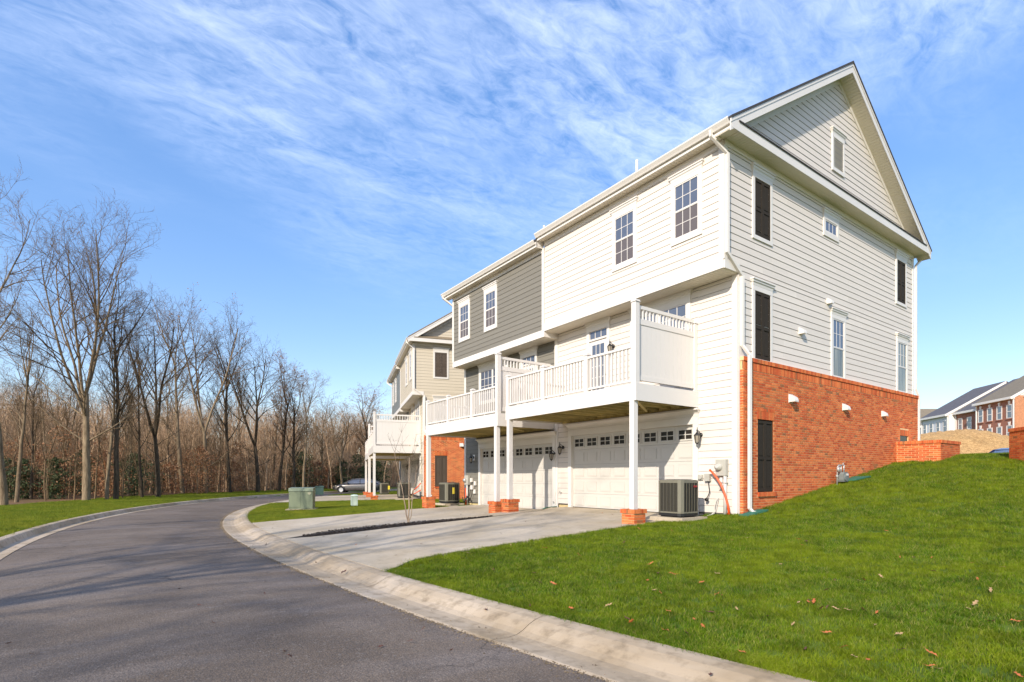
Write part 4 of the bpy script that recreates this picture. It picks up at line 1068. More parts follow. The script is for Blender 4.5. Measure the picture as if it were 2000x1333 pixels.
# upper street and straw bank on the right
def rf(u, w, z): q = CAM+(FW+RT*((u-1000)/FPX))*w; return (q.x, q.y, z)
mb = MB(); nu, nw = 150, 60
for j in range(nw+1):
    w = 27+j*(70-27)/nw
    for i in range(nu+1):
        u = 1700+i*(2600-1700)/nu
        e = ss(31, 46, w); z = 1.08+3.67*e+.9*ss(46, 70, w)
        z += e*(.22*math.sin(u*.021+w*.15)+.14*math.sin(u*.05+1.3+w*.4)+rnd.uniform(-.10, .10))-.9*ss(1850, 1740, u)*e
        mb.v.append(rf(u, w, z))
for j in range(nw):
    for i in range(nu): k = j*(nu+1)+i; mb.f.append((k, k+1, k+nu+2, k+nu+1))
ob('straw_bank', mb, M_straw, None, True, kind='structure')
mb = MB(); mb.quad(rf(1560, 19.8, 1.775), rf(2500, 19.8, 1.775), rf(2500, 33, 1.14), rf(1560, 33, 1.14)); ob('upper_road', mb, M_asph, None, kind='structure')
# ------------------------------------------------------------ distant row on the hill
M_fbr = mat('far_brick', (.30, .13, .085), .9, .2, 3, stretch=(.6, .6, 6)); M_fbr2 = mat('far_brick_lit', (.42, .20, .11), .9, .25, 8)  # side-wall brick is a lighter copy, sunlight put into its colour
M_fwh = mat('far_white_siding', (.62, .63, .66), .6, .03, 2, stretch=(.3, .3, 6)); M_fgr = mat('far_grey_siding', (.28, .32, .37), .6)
M_shbr = mat('brown_shingle', (.19, .155, .11), .9, .2, 4); M_shgr = mat('grey_shingle', (.10, .095, .105), .9, .2, 4)
fa = math.atan(200/1050); fd = (FW*math.cos(fa)+RT*math.sin(fa)).normalized()   # along the facade, away
fo = CAM+(FW+RT*(1000/FPX))*62; frz = math.atan2(fd.y, fd.x)-math.pi/2
def far_house(s0, s1, xo, eave, wallm, roofm, label, nwin, ridge=None, keyst=False, sidem=None, dpt=9, porch=False, base=3.2, winw=.95, low=True):
    """local frame: y away along the facade, -x faces the camera side"""
    t = thing('distant_townhouse', label, 'townhouse', (fo.x, fo.y, 0), frz)
    ridge = ridge or eave+3.6
    w = ob('wall', MB().box(xo, xo+dpt, s0, s1, base, eave), wallm, t)
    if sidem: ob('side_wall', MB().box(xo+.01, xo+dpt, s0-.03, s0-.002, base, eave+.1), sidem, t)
    xm = xo+dpt/2
    ob('roof', MB().prism([(xo-.35, s0-.05, eave), (xm, s0-.05, ridge), (xo+dpt+.35, s0-.05, eave), (xm, s0-.05, ridge-.2)], (0, s1-s0+.1, 0)), roofm, t)
    ob('gable', MB().prism([(xo, s0-.02, eave-.02), (xm, s0-.02, ridge-.25), (xo+dpt, s0-.02, eave-.02)], (0, .04, 0)), M_trim, t)
    mb = MB(); mb.prism([(xo-.42, s0-.14, eave-.02), (xm, s0-.14, ridge-.02), (xm, s0-.14, ridge-.35), (xo-.42, s0-.14, eave-.35)], (0, .1, 0)); ob('rake_board', mb, M_trim, t)
    ob('gutter', MB().box(xo-.48, xo-.05, s0-.1, s1+.1, eave-.28, eave), M_trim, t)
    for a_ in (s1-.2, s0+.02): ob('downspout', MB().box(xo-.14, xo-.03, a_, a_+.14, base, eave-.2), M_trim, t)
    pitch = (s1-s0)/nwin
    for i in range(nwin):
        c = s0+pitch*(i+.5); h = winw/2
        for zb in ([eave-2.5, eave-5.0] if low else [eave-2.5]):
            f = ob('window', MB().box(xo-.05, xo, c-h, c-h+.12, zb, zb+1.65).box(xo-.05, xo, c+h-.12, c+h, zb, zb+1.65).box(xo-.05, xo, c-h+.12, c+h-.12, zb+1.55, zb+1.65).box(xo-.05, xo, c-h+.12, c+h-.12, zb, zb+.08).box(xo-.045, xo, c-h+.12, c+h-.12, zb+.78, zb+.86), M_trim, t)
            ob('pane', MB().box(xo-.02, xo-.001, c-h+.12, c+h-.12, zb+.08, zb+1.55), M_glass, f)
            ob('sill', MB().box(xo-.10, xo, c-h-.08, c+h+.08, zb-.12, zb-.001), M_fbr if keyst else M_trim, f)
            if keyst: ob('keystone', MB().prism([(xo-.07, c-.11, zb+1.66), (xo-.07, c+.11, zb+1.66), (xo-.07, c+.19, zb+2.08), (xo-.07, c-.19, zb+2.08)], (.07, 0, 0)), M_trim, f)
    if porch:
        ob('porch_roof', MB().prism([(xo-1.4, s0+.3, base+2.2), (xo-1.4, s1-3.2, base+2.2), (xo-.02, s1-3.4, base+3.2), (xo-.02, s0+.3, base+3.2)], (0, 0, .12)), M_shgr, t)
        ob('porch_beam', MB().box(xo-1.4, xo-1.2, s0+.3, s1-3.2, base+1.9, base+2.2), M_trim, t)
    return t
far_house(-9, 1.4, 1.3, 10.7, M_fgr, M_shgr, 'distant grey-blue townhouse at the right edge of the hill row', 5, 15.2, dpt=14)
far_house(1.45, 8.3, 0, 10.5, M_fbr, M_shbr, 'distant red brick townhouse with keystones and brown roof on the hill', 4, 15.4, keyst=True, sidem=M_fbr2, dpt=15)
far_house(8.35, 14.2, .9, 10.0, M_fbr, M_shgr, 'distant darker brick townhouse with small porch roof on the hill', 3, 14.5, dpt=14, porch=True)
far_house(14.25, 21, 0, 9.9, M_fwh, M_shgr, 'distant white sided townhouse at the left of the hill row', 4, 14.35, sidem=M_trim, dpt=14)
q = CAM+(FW+RT*((1828-1000)/FPX))*98
t = thing('distant_townhouse', 'distant beige building with brown roof behind the white hill townhouse', 'townhouse', (q.x, q.y, 0), math.atan2(RT.y, RT.x))
ob('wall', MB().box(-9, 6, 0, 9, 3, 10.3), M_tan, t); ob('roof', MB().prism([(-9.5, -.5, 10.3), (-9.5, 4.5, 14.0), (-9.5, 9.5, 10.3)], (16, 0, 0)), M_shbr, t)
ob('gutter', MB().box(-9.5, 6.5, -.6, -.5, 9.9, 10.3), M_trim, t)
f = ob('window', MB().box(-3, -.6, -.05, 0, 8.0, 9.6), M_trim, t); ob('pane', MB().box(-2.9, -.7, -.07, -.05, 8.1, 9.5), M_glass, f)

# ------------------------------------------------------------ trees
def bark(name, a, b):
    m = bpy.data.materials.new(name); m.use_nodes = True; t = m.node_tree; bs = t.nodes['Principled BSDF']; bs.inputs['Roughness'].default_value = .9; bs.inputs['Specular IOR Level'].default_value = .2
    tcn = N(t, 'ShaderNodeTexCoord'); v = mapping(t, tcn.outputs['Object'], (3, 3, .5)); n = noise(t, v, 3, 6, .7)
    oi = N(t, 'ShaderNodeObjectInfo'); h = N(t, 'ShaderNodeHueSaturation'); L(t, mixc(t, maprange(t, n, .35, .65), a, b), h.inputs['Color']); L(t, maprange(t, oi.outputs['Random'], 0, 1, .75, 1.2), h.inputs['Value'])
    L(t, h.outputs[0], bs.inputs['Base Color'])
    bn = N(t, 'ShaderNodeBump'); bn.inputs['Strength'].default_value = .6; bn.inputs['Distance'].default_value = .03; L(t, noise(t, v, 14, 4), bn.inputs['Height']); L(t, bn.outputs[0], bs.inputs['Normal'])
    return m
M_bark = bark('tree_bark', (.12, .085, .05), (.30, .225, .145)); M_barkd = bark('dark_bark', (.04, .03, .02), (.12, .09, .06)); M_twig = bark('twig_bark', (.10, .065, .036), (.24, .165, .095)); M_twigf = bark('far_twig_bark', (.28, .18, .105), (.58, .40, .25))  # far twigs paler than near ones, sunlit tan put into their colour
def leafmat(name, cols, tr=.3):
    m = bpy.data.materials.new(name); m.use_nodes = True; t = m.node_tree; bs = t.nodes['Principled BSDF']; bs.inputs['Roughness'].default_value = .7
    g = N(t, 'ShaderNodeNewGeometry'); cr = N(t, 'ShaderNodeValToRGB'); e = cr.color_ramp.elements
    for i, c in enumerate(cols):
        x = e[i] if i < 2 else e.new(i/(len(cols)-1)); x.position = i/(len(cols)-1); x.color = (*c, 1)
    L(t, g.outputs['Random Per Island'], cr.inputs[0]); L(t, cr.outputs[0], bs.inputs['Base Color'])
    tb = N(t, 'ShaderNodeBsdfTranslucent'); L(t, cr.outputs[0], tb.inputs[0]); mx = N(t, 'ShaderNodeMixShader'); mx.inputs[0].default_value = tr
    out = t.nodes['Material Output']; L(t, bs.outputs[0], mx.inputs[1]); L(t, tb.outputs[0], mx.inputs[2]); L(t, mx.outputs[0], out.inputs[0])
    return m
M_brleaf = leafmat('brown_leaves', [(.28, .11, .045), (.38, .18, .08), (.25, .14, .07), (.48, .27, .13)])
M_evg = leafmat('evergreen_leaves', [(.035, .055, .02), (.07, .10, .035), (.10, .12, .05), (.05, .07, .02)])
NR = np.random.RandomState
def tubes(segs, sides):
    """segs: list of (points Nx3, radii N) -> verts, faces (numpy)"""
    V, F = [], []; n0 = 0
    ang = np.arange(sides)*2*math.pi/sides; ca, sa = np.cos(ang), np.sin(ang)
    for pts, rad in segs:
        d = np.gradient(pts, axis=0); d /= np.linalg.norm(d, axis=1)[:, None]+1e-9
        ref = np.array([1., .3, .1]) if abs(d[0, 2]) > .7 else np.array([0, 0, 1.])
        a = np.cross(d, ref); a /= np.linalg.norm(a, axis=1)[:, None]+1e-9; b = np.cross(d, a)
        ring = pts[:, None, :]+rad[:, None, None]*(a[:, None, :]*ca[None, :, None]+b[:, None, :]*sa[None, :, None])
        k = len(pts); V.append(ring.reshape(-1, 3))
        i, j = np.meshgrid(np.arange(k-1), np.arange(sides), indexing='ij'); j2 = (j+1) % sides
        F.append((n0+np.stack([i*sides+j, i*sides+j2, (i+1)*sides+j2, (i+1)*sides+j], -1)).reshape(-1, 4)); n0 += k*sides
    return np.concatenate(V), np.concatenate(F)
def npmesh(name, V, F, m, smooth=False):
    me = bpy.data.meshes.new(name); k = F.shape[1]
    me.vertices.add(len(V)); me.vertices.foreach_set('co', V.astype(np.float32).ravel())
    me.loops.add(F.size); me.loops.foreach_set('vertex_index', F.astype(np.int32).ravel())
    me.polygons.add(len(F)); me.polygons.foreach_set('loop_start', np.arange(0, F.size, k, dtype=np.int32)); me.polygons.foreach_set('loop_total', np.full(len(F), k, np.int32))
    me.update(calc_edges=True); me.materials.append(m)
    if smooth: me.polygons.foreach_set('use_smooth', [True]*len(F))
    return me
def grow(r, H_=18., style='vase', fine=1., r0=None):
    """bare tree of height about H_: returns branch lists by level"""
    lev = [[], [], [], [], []]
    def branch(p, d, ln, rad, l, up, wob, n):
        pts = [p]; d = np.array(d, float); step = ln/n
        for i in range(n):
            d = d+r.normal(0, wob, 3)+np.array([0, 0, up]); d /= np.linalg.norm(d); pts.append(pts[-1]+d*step)
        pts = np.array(pts); rr = rad*(1-np.linspace(0, 1, n+1)*.78); lev[l].append((pts, rr)); return pts, rr
    def kids(pts, rr, l, ln):
        if l >= 4: return
        cnt = {1: 8, 2: 7, 3: 5}[l]; cnt = max(2, int(cnt*fine*(ln/ {1: 7., 2: 2.8, 3: 1.2}[l])**.5+r.rand()))
        n = len(pts)-1
        for c in range(cnt):
            t = .22+.78*(c+r.rand())/cnt; f = t*n; i = min(int(f), n-1); q = pts[i]+(pts[i+1]-pts[i])*(f-i)
            d = pts[min(i+1, n)]-pts[i]; d /= np.linalg.norm(d); o = np.cross(d, r.normal(0, 1, 3)); o /= np.linalg.norm(o)
            ang = math.radians(r.uniform(24, 52)); nd = d*math.cos(ang)+o*math.sin(ang)
            L2 = ln*(.52-.22*t)*r.uniform(.75, 1.25); rd = max(rr[i]*.55, .007)
            a, b = branch(q, nd, L2, rd, l+1, .05 if l < 3 else .03, .10+.03*l, 5 if l == 1 else (4 if l == 2 else 2))
            kids(a, b, l+1, L2)
    R0 = r0 or H_*.0150
    if style == 'vase':
        th = H_*.42; pts, rr = branch(np.zeros(3), (.02, .0, 1), th, R0, 0, .05, .02, 9); rr[:] = R0*(1-np.linspace(0, 1, 10)*.38)
        top = pts[-1]
        for k in range(6):
            a = k*math.pi/3+r.uniform(-.4, .4); tilt = math.radians(r.uniform(12, 34)) if k % 2 else math.radians(r.uniform(4, 18))
            s = top if k < 3 else pts[-2-k % 2]
            L1 = H_*.60*r.uniform(.85, 1.05); p, q = branch(s, (math.sin(tilt)*math.cos(a), math.sin(tilt)*math.sin(a), math.cos(tilt)), L1, R0*.42, 1, .02, .05, 9); kids(p, q, 1, L1)
        for k in range(5):
            i = r.randint(5, 9); a = r.rand()*6.28; L1 = H_*.38*r.uniform(.7, 1.1); p, q = branch(pts[i], (math.cos(a)*.8, math.sin(a)*.8, .6), L1, R0*.22, 1, .05, .07, 7); kids(p, q, 1, L1)
    elif style == 'fork':
        th = H_*.36; pts, rr = branch(np.zeros(3), (.0, .0, 1), th, R0, 0, .05, .03, 7); rr[:] = R0*(1-np.linspace(0, 1, 8)*.3)
        a0 = r.rand()*6.28
        for k in range(3 if r.rand() > .5 else 2):
            a = a0+k*2.6; tilt = math.radians(r.uniform(14, 28)); L1 = H_*.64
            p, q = branch(pts[-1], (math.sin(tilt)*math.cos(a), math.sin(tilt)*math.sin(a), math.cos(tilt)), L1, R0*.62, 1, .07, .05, 10); kids(p, q, 1, L1)
        for k in range(5):
            i = r.randint(3, 7); a = r.rand()*6.28; L1 = H_*.22*r.uniform(.7, 1.2); p, q = branch(pts[i], (math.cos(a), math.sin(a), .45), L1, R0*.2, 1, .04, .09, 6); kids(p, q, 1, L1)
    else:
        pts, rr = branch(np.zeros(3), (r.uniform(-.06, .06), r.uniform(-.06, .06), 1), H_*.70, R0, 0, .03, .030, 16); rr[:] = R0*(1-np.linspace(0, 1, 17)**1.1*.62)
        for k in range(4):
            a = k*1.7+r.rand(); tilt = math.radians(r.uniform(7, 26)); L1 = H_*.36*r.uniform(.8, 1.1)
            p, q = branch(pts[-1-k % 3], (math.sin(tilt)*math.cos(a), math.sin(tilt)*math.sin(a), math.cos(tilt)), L1, R0*.34, 1, .05, .06, 8); kids(p, q, 1, L1)
        for k in range(12):
            f = .42+.56*(k+r.rand())/12; i = int(f*16); a = r.rand()*6.28; L1 = H_*(.30*(1.25-f)+.05)*r.uniform(.6, 1.25)
            p, q = branch(pts[i], (math.cos(a)*.62, math.sin(a)*.62, 1.), L1, rr[i]*.40, 1, .08, .08, 7); kids(p, q, 1, L1)
    return lev
def tree_meshes(seed, style, mt, fine=1., leaves=0, r0=None):
    r = NR(seed); lev = grow(r, 18., style, fine, r0)
    V, F = tubes(lev[0], 10); trunk = npmesh('trunk', V, F, mt, True)
    V, F = tubes(lev[1], 7); limbs = npmesh('limbs', V, F, mt, True)
    V1, F1 = tubes(lev[2], 5); V2, F2 = tubes(lev[3], 3); V3, F3 = tubes(lev[4], 3) if lev[4] else (np.zeros((0, 3)), np.zeros((0, 4), int))
    V = np.concatenate([V1, V2, V3]); F = np.concatenate([F1, F2+len(V1), F3+len(V1)+len(V2)]); crown = npmesh('twigs', V, F, M_twig)
    lf = None
    if leaves:
        P = np.concatenate([s[0] for s in lev[3]+lev[4]]); P = P[r.randint(0, len(P), leaves)]+r.normal(0, .08, (leaves, 3))
        lf = leaf_quads(P, r, .075, M_brleaf)
    top = max(V[:, 2].max(), 1); return trunk, limbs, crown, lf, top
def leaf_quads(P, r, size, m, name='leaves'):
    n = len(P); a = r.normal(0, 1, (n, 3)); a /= np.linalg.norm(a, axis=1)[:, None]; b = np.cross(a, r.normal(0, 1, (n, 3))); b /= np.linalg.norm(b, axis=1)[:, None]
    s = size*r.uniform(.6, 1.3, (n, 1)); V = np.stack([P-a*s, P+b*s*.55, P+a*s, P-b*s*.55], 1).reshape(-1, 3)
    return npmesh(name, V, np.arange(4*n).reshape(-1, 4), m)
TV = {'vase': tree_meshes(3, 'vase', M_bark, 1.08, 0, .23), 'fork': tree_meshes(11, 'fork', M_barkd, 1.0, 0, .22), 'fork2': tree_meshes(23, 'fork', M_bark, 1.0, 900, .22),
      'tall': tree_meshes(5, 'tall', M_bark, 1.15, 0, .19), 'tall2': tree_meshes(8, 'tall', M_barkd, 1.15, 0, .19), 'tall3': tree_meshes(31, 'tall', M_barkd, 1.1, 2600, .21), 'slim': tree_meshes(41, 'tall', M_bark, .75, 0, .15)}
def tree(u, w, top, kind, label, rz=None, group=None, fat=1., lean=0., pos=None, height=None):
    if pos is None: q = CAM+(FW+RT*((u-1000)/FPX))*w
    else: q = Vector((pos[0], pos[1], 0))
    z = H(q.x, q.y)-.1; Ht = height or (933-top)/FPX*w+.925-z
    t = thing('bare_tree', label, 'tree', (q.x, q.y, z), rz if rz is not None else rnd.random()*6.28, group)
    s = Ht/TV[kind][4]; fat *= TV[kind][4]/19.; t.scale = (s*fat, s*fat, s)
    if lean: t.rotation_euler.x = lean*math.cos(-t.rotation_euler.z); t.rotation_euler = (0, 0, t.rotation_euler.z)
    tr, lb, cr, lf, _ = TV[kind]
    a = link('trunk', tr, t); link('limbs', lb, a); c = link('crown', cr, t)
    if lf: link('leaves', lf, c)
    return t
TR = [(9, 25, 285, 'tall', 'tallest bare tree at the left edge of the picture', .9), (32, 29, 560, 'slim', 'slim bare tree between the left edge tree and the big spreading tree', 1.1),
      (168, 30.5, 366, 'vase', 'biggest bare tree, pale trunk and wide fan-shaped crown', .96), (209, 31.5, 590, 'tall', 'pale thin-trunked tree just right of the biggest tree', .9),
      (226, 32, 520, 'tall2', 'taller tree with a pale stem right of the biggest tree', 1.), (278, 35, 640, 'tall2', 'thin dark tree left of the forked dark tree', .8),
      (308, 36, 590, 'fork', 'dark tree forking wide into a V above its dark trunk', 1.), (357, 43, 583, 'tall', 'tall straight dark tree centre of the tree line', 1.),
      (402, 44, 590, 'fork2', 'curved dark tree with upswept limbs beside the straight one', .9), (450, 46, 620, 'tall2', 'straight tree with a high narrow crown, fourth dark trunk from the forked one', 1.),
      (503, 48, 668, 'fork', 'twin-trunked dark tree with a broad crown', 1.15), (545, 52, 690, 'tall3', 'tree holding brown leaves left of the transformer cabinet', 1.),
      (572, 52, 722, 'tall3', 'dark tree with brown leaves directly behind the transformer cabinet', 1.2), (593, 50, 725, 'tall', 'grey tree with an upright crown above the transformer cabinet', 1.),
      (668, 60, 790, 'fork2', 'leaning dark tree left of the silver car', 1.2), (728, 62, 752, 'tall3', 'bare tree rising beside the far end of the tan row', 1.3),
      (95, 36, 690, 'slim', 'thin tree in the gap left of the biggest tree', 1.), (128, 38, 700, 'fork2', 'small forked tree behind the biggest tree on its left', .9), (250, 40, 660, 'slim', 'thin tree half hidden between pale stems and dark tree', 1.1),
      (332, 47, 680, 'slim', 'thin tree between the forked tree and the straight one', 1.), (425, 52, 690, 'slim', 'faint slim tree in the middle of the tree line', 1.2), (475, 55, 700, 'tall', 'background tree left of the twin-trunked tree', 1.),
      (530, 58, 735, 'slim', 'slim background tree right of the twin-trunked tree', 1.2), (625, 62, 775, 'tall', 'lower grey tree over the dark green cabinet', 1.2), (642, 70, 800, 'fork2', 'small far tree near the right end of the tree line', 1.2), (60, 33, 640, 'tall2', 'dark thin tree near the left edge', .8), (700, 75, 812, 'tall3', 'low brown-leaved tree above the silver car', 1.4)]
rots = [3.6, 2., 5.2, 1., 4., 2.2, .5, 3.1, 4.4, 1.7, .2, 2.8, 4.9, 1.2, 3.3, .9, 5., 2.4, 3.8, .6, 1.9, 4.1, 2.9, 5.6, 1.1, .1, 2.2]
for (u, w, top, k, lb, ft), rz in zip(TR, rots): tree(u, w, top-(.07*(933-top) if u > 200 else 0), k, lb, rz, fat=ft)
# trees behind and left of the camera: they throw the branch shadows
for i, (x, y, h, k, rz) in enumerate([(-31, -6, 21, 'fork2', .3), (-38, -13, 19, 'slim', 2.), (-19.5, 9.5, 12.5, 'slim', 3.)]):
    tree(0, 0, 0, k, ['bare forked tree across the road', 'slim bare tree in the wood far left', 'slim bare tree by the left kerb'][i], rz, pos=(x, y), height=h)
# thicket: many thin stems, brown leaves and evergreens joined as stuff
def scatter_stuff(name, base, n, place, label, cat, m, smooth=False, seed=1):
    r = NR(seed); V0, F0 = base; VV = []; FF = []; k = 0
    pl = [place(r) for _ in range(n)]
    for (x, y, z, sc, hz) in pl:
        b = r.randint(len(V0)); v, f = V0[b], F0[b]; a = r.rand()*6.28; c, s_ = math.cos(a), math.sin(a)
        w = v*np.array([sc, sc, hz]); VV.append(np.stack([w[:, 0]*c-w[:, 1]*s_+x, w[:, 0]*s_+w[:, 1]*c+y, w[:, 2]+z], 1)); FF.append(f+k); k += len(v)
    me = npmesh(name, np.concatenate(VV), np.concatenate(FF), m, smooth)
    return link(name, me, None, kind='stuff', label=label, cat=cat)
def low_tree(seed, H_=10., fine=.62):
    r = NR(seed); lev = grow(r, H_, 'tall' if seed % 2 else 'fork', fine, .075)
    a = tubes(lev[0], 5); b = tubes(lev[1]+lev[2], 3); c = tubes(lev[3]+lev[4], 3)
    return np.concatenate([a[0], b[0], c[0]]), np.concatenate([a[1], b[1]+len(a[0]), c[1]+len(a[0])+len(b[0])])
LT = [low_tree(s) for s in (101, 102, 103, 105)]; LT = ([x[0] for x in LT], [x[1] for x in LT])
print('low tree tris', [len(f)*2 for f in LT[1]])
def pl_far(r):
    u = r.uniform(-200, 900); w = r.uniform(44, 105); q = CAM+(FW+RT*((u-1000)/FPX))*w
    e = -cdist(q.x, q.y)-RW-.6
    if e < 4: w += 25; q = CAM+(FW+RT*((u-1000)/FPX))*w
    h = r.uniform(.85, 1.25); return q.x, q.y, H(q.x, q.y)-.1, h*1.1, h*(.44+.0062*w)
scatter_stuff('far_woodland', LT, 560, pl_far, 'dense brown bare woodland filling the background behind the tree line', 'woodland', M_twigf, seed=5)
def pl_near(r):
    while True:
        u = r.uniform(-330, 700); w = r.uniform(30, 58); q = CAM+(FW+RT*((u-1000)/FPX))*w
        if -cdist(q.x, q.y)-RW-.6 > 4.6: break
    h = r.uniform(.3, .75); return q.x, q.y, H(q.x, q.y)-.05, h, h
scatter_stuff('undergrowth', LT, 260, pl_near, 'thin saplings and brush under the tree line', 'undergrowth', M_twig, seed=9)
def leafy(name, n, m, label, umin, umax, hmax, size, dens, seed, wr=(31, 60), cone=False):
    r = NR(seed); P = []
    for i in range(n):
        for _ in range(60):
            u = r.uniform(umin, umax); w = r.uniform(*wr); q = CAM+(FW+RT*((u-1000)/FPX))*w
            if -cdist(q.x, q.y)-RW-.6 > 4.8: break
        h = hmax*r.uniform(.5, 1.); rad = h*r.uniform(.40, .8); z0 = H(q.x, q.y)
        k = dens
        t = r.rand(k)**(.8); ang = r.rand(k)*6.28; tier = .65+.35*np.sin(t*22+r.rand()*6)
        rr = rad*((1.05-t) if cone else np.sin(np.clip(t*.9+.1, 0, 1)*math.pi)**.6)*np.sqrt(r.rand(k))*tier
        P.append(np.stack([q.x+rr*np.cos(ang), q.y+rr*np.sin(ang), z0+t*h+r.normal(0, .06, k)], 1))
    return link(name, leaf_quads(np.concatenate(P), r, size, m), None, kind='stuff', label=label, cat='foliage')
leafy('evergreen_undergrowth', 38, M_evg, 'dark evergreen holly clumps at the foot of the tree line', -300, 700, 3.6, .08, 1500, 4)
leafy('brown_beech_leaves', 95, M_brleaf, 'rust-brown beech leaves still hanging low in the wood', -300, 760, 4.6, .07, 900, 6)
leafy('brown_beech_leaves', 30, M_brleaf, 'rust-brown foliage behind the silver car', 560, 780, 4., .09, 500, 12, wr=(58, 72))
leafy('evergreen_undergrowth', 20, M_evg, 'dark evergreens behind the silver car', 560, 780, 4.5, .10, 1100, 13, wr=(58, 72))
def twig_mass(name, n, wr, hmax, seed, label, th):
    r = NR(seed); u = r.uniform(-150, 900, n); w = r.uniform(wr[0], wr[1], n); X = CAM.x+FW.x*w+RT.x*(u-1000)/FPX*w; Y = CAM.y+FW.y*w+RT.y*(u-1000)/FPX*w
    e = np.array([-cdist(a, b)-RW-.6 for a, b in zip(X, Y)]); k = e > 6; X, Y = X[k], Y[k]; n = len(X)
    g = np.array([H(a, b) for a, b in zip(X, Y)]); clump = .72+.28*np.sin(X*.55+1.3*np.sin(Y*.4))
    z = g+hmax*clump*np.minimum(1, r.beta(1.35, 1.25, n)); P = np.stack([X, Y, z], 1)
    d = r.normal(0, .45, (n, 3)); d[:, 2] += 1; d /= np.linalg.norm(d, axis=1)[:, None]; L_ = r.uniform(.25, .9, (n, 1)); b = np.cross(d, r.normal(0, 1, (n, 3))); b /= np.linalg.norm(b, axis=1)[:, None]; t_ = r.uniform(th*.5, th, (n, 1))
    V = np.stack([P-b*t_, P+b*t_, P+d*L_+b*t_*.3, P+d*L_-b*t_*.3], 1).reshape(-1, 3)
    return link(name, npmesh(name, V, np.arange(4*n).reshape(-1, 4), M_twigf), None, kind='stuff', label=label, cat='woodland')
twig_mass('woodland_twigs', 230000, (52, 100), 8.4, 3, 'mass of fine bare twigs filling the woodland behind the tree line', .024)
# young multi-stem tree in the mulch strip
t = thing('young_tree', 'leafless young tree with three pale stems in the mulch strip', 'tree', (-6.0, 6.25, -.36))
r = NR(77); M_stem = bark('pale_stem', (.36, .25, .17), (.52, .40, .28))
for (dx, dy, h, rd) in ((-.32, .20, 2.0, .019), (.02, -.02, 1.85, .023), (.20, -.13, 1.6, .015)):
    n = 8; pts = np.array([[dx*(i/n)**.9+r.normal(0, .012), dy*(i/n)+r.normal(0, .012), h*i/n] for i in range(n+1)]); segs = [(pts, rd*(1-np.linspace(0, 1, n+1)*.7))]
    V, F = tubes(segs, 7); st_ = link('stem', npmesh('stem', V, F, M_stem, True), t)
    tw = []
    for k in range(8):
        i = r.randint(3, n+1); a = r.rand()*6.28; d = np.array([math.cos(a)*.45, math.sin(a)*.45, 1.]); L2 = r.uniform(.3, .8)
        q = np.array([pts[i]+d*L2*j/3+r.normal(0, .02, 3)*(j > 0) for j in range(4)]); tw.append((q, np.linspace(.006, .002, 4)))
        for _ in range(4): b = q[r.randint(1, 4)]; e = r.normal(0, .12, 3)+np.array([0, 0, .15]); tw.append((np.array([b, b+e]), np.array([.003, .0015])))
    V, F = tubes(tw, 4); link('twigs', npmesh('twigs', V, F, M_barkd), st_)

# ------------------------------------------------------------ grass and fallen leaves
def blade_tuft(seed, n=26, rad=.075, h=.055):
    r = NR(seed); V = []; F = []
    for i in range(n):
        a = r.rand()*6.28; p = np.array([r.normal(0, rad*.55), r.normal(0, rad*.55), -.012]); hh = h*r.uniform(.55, 1.25); w = r.uniform(.0016, .0030)
        s = np.array([math.cos(a), math.sin(a), 0]); b = r.rand()*6.28; bend = np.array([math.cos(b), math.sin(b), 0])*hh*r.uniform(.15, .9)
        k = len(V); V += [p-s*w, p+s*w, p+bend*.3-s*w*.8+np.array([0, 0, hh*.6]), p+bend*.3+s*w*.8+np.array([0, 0, hh*.6]), p+bend+np.array([0, 0, hh])]
        F += [(k, k+1, k+3, k+2), (k+2, k+3, k+4, k+4)]
    me = bpy.data.meshes.new('tuft'); me.from_pydata([tuple(v) for v in V], [], [f if f[2] != f[3] else f[:3] for f in F]); return me
def grassmat(name, cols, yl):
    m = bpy.data.materials.new(name); m.use_nodes = True; t = m.node_tree; bs = t.nodes['Principled BSDF']; bs.inputs['Roughness'].default_value = .55; bs.inputs['Specular IOR Level'].default_value = .15
    g = N(t, 'ShaderNodeNewGeometry'); cr = N(t, 'ShaderNodeValToRGB'); e = cr.color_ramp.elements
    for i, c in enumerate(cols):
        x = e[i] if i < 2 else e.new(i/(len(cols)-1)); x.position = i/(len(cols)-1); x.color = (*c, 1)
    rn = mathn(t, 'FRACT', mathn(t, 'ADD', g.outputs['Random Per Island'], N(t, 'ShaderNodeObjectInfo').outputs['Random']))
    L(t, rn, cr.inputs[0]); v = N(t, 'ShaderNodeNewGeometry').outputs['Position']
    pn = maprange(t, noise(t, v, .75, 5, .65, .6), .40, .62); c = mixc(t, mathn(t, 'MULTIPLY', pn, .6), cr.outputs[0], yl)  # paler patches put the patchy light between tree shadows into the blade colour
    p2 = maprange(t, noise(t, v, 3.2, 4, .65), .42, .66, 0, .5); c = mixc(t, p2, c, tuple(x*.45 for x in cols[0]))  # darker mottling, clump tone plus tree shade put into the colour
    L(t, c, bs.inputs['Base Color'])
    tb = N(t, 'ShaderNodeBsdfTranslucent'); L(t, c, tb.inputs[0]); mx = N(t, 'ShaderNodeMixShader'); mx.inputs[0].default_value = .35
    out = t.nodes['Material Output']; L(t, bs.outputs[0], mx.inputs[1]); L(t, tb.outputs[0], mx.inputs[2]); L(t, mx.outputs[0], out.inputs[0])
    return m
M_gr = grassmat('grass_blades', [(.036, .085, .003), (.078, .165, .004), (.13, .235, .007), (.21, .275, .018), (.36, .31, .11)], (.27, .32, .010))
M_gry = grassmat('grass_blades_yellow', [(.09, .15, .008), (.14, .22, .012), (.21, .27, .02), (.32, .30, .06)], (.34, .33, .03))  # yellower blades for the island, far strip and verge
tufts = {}
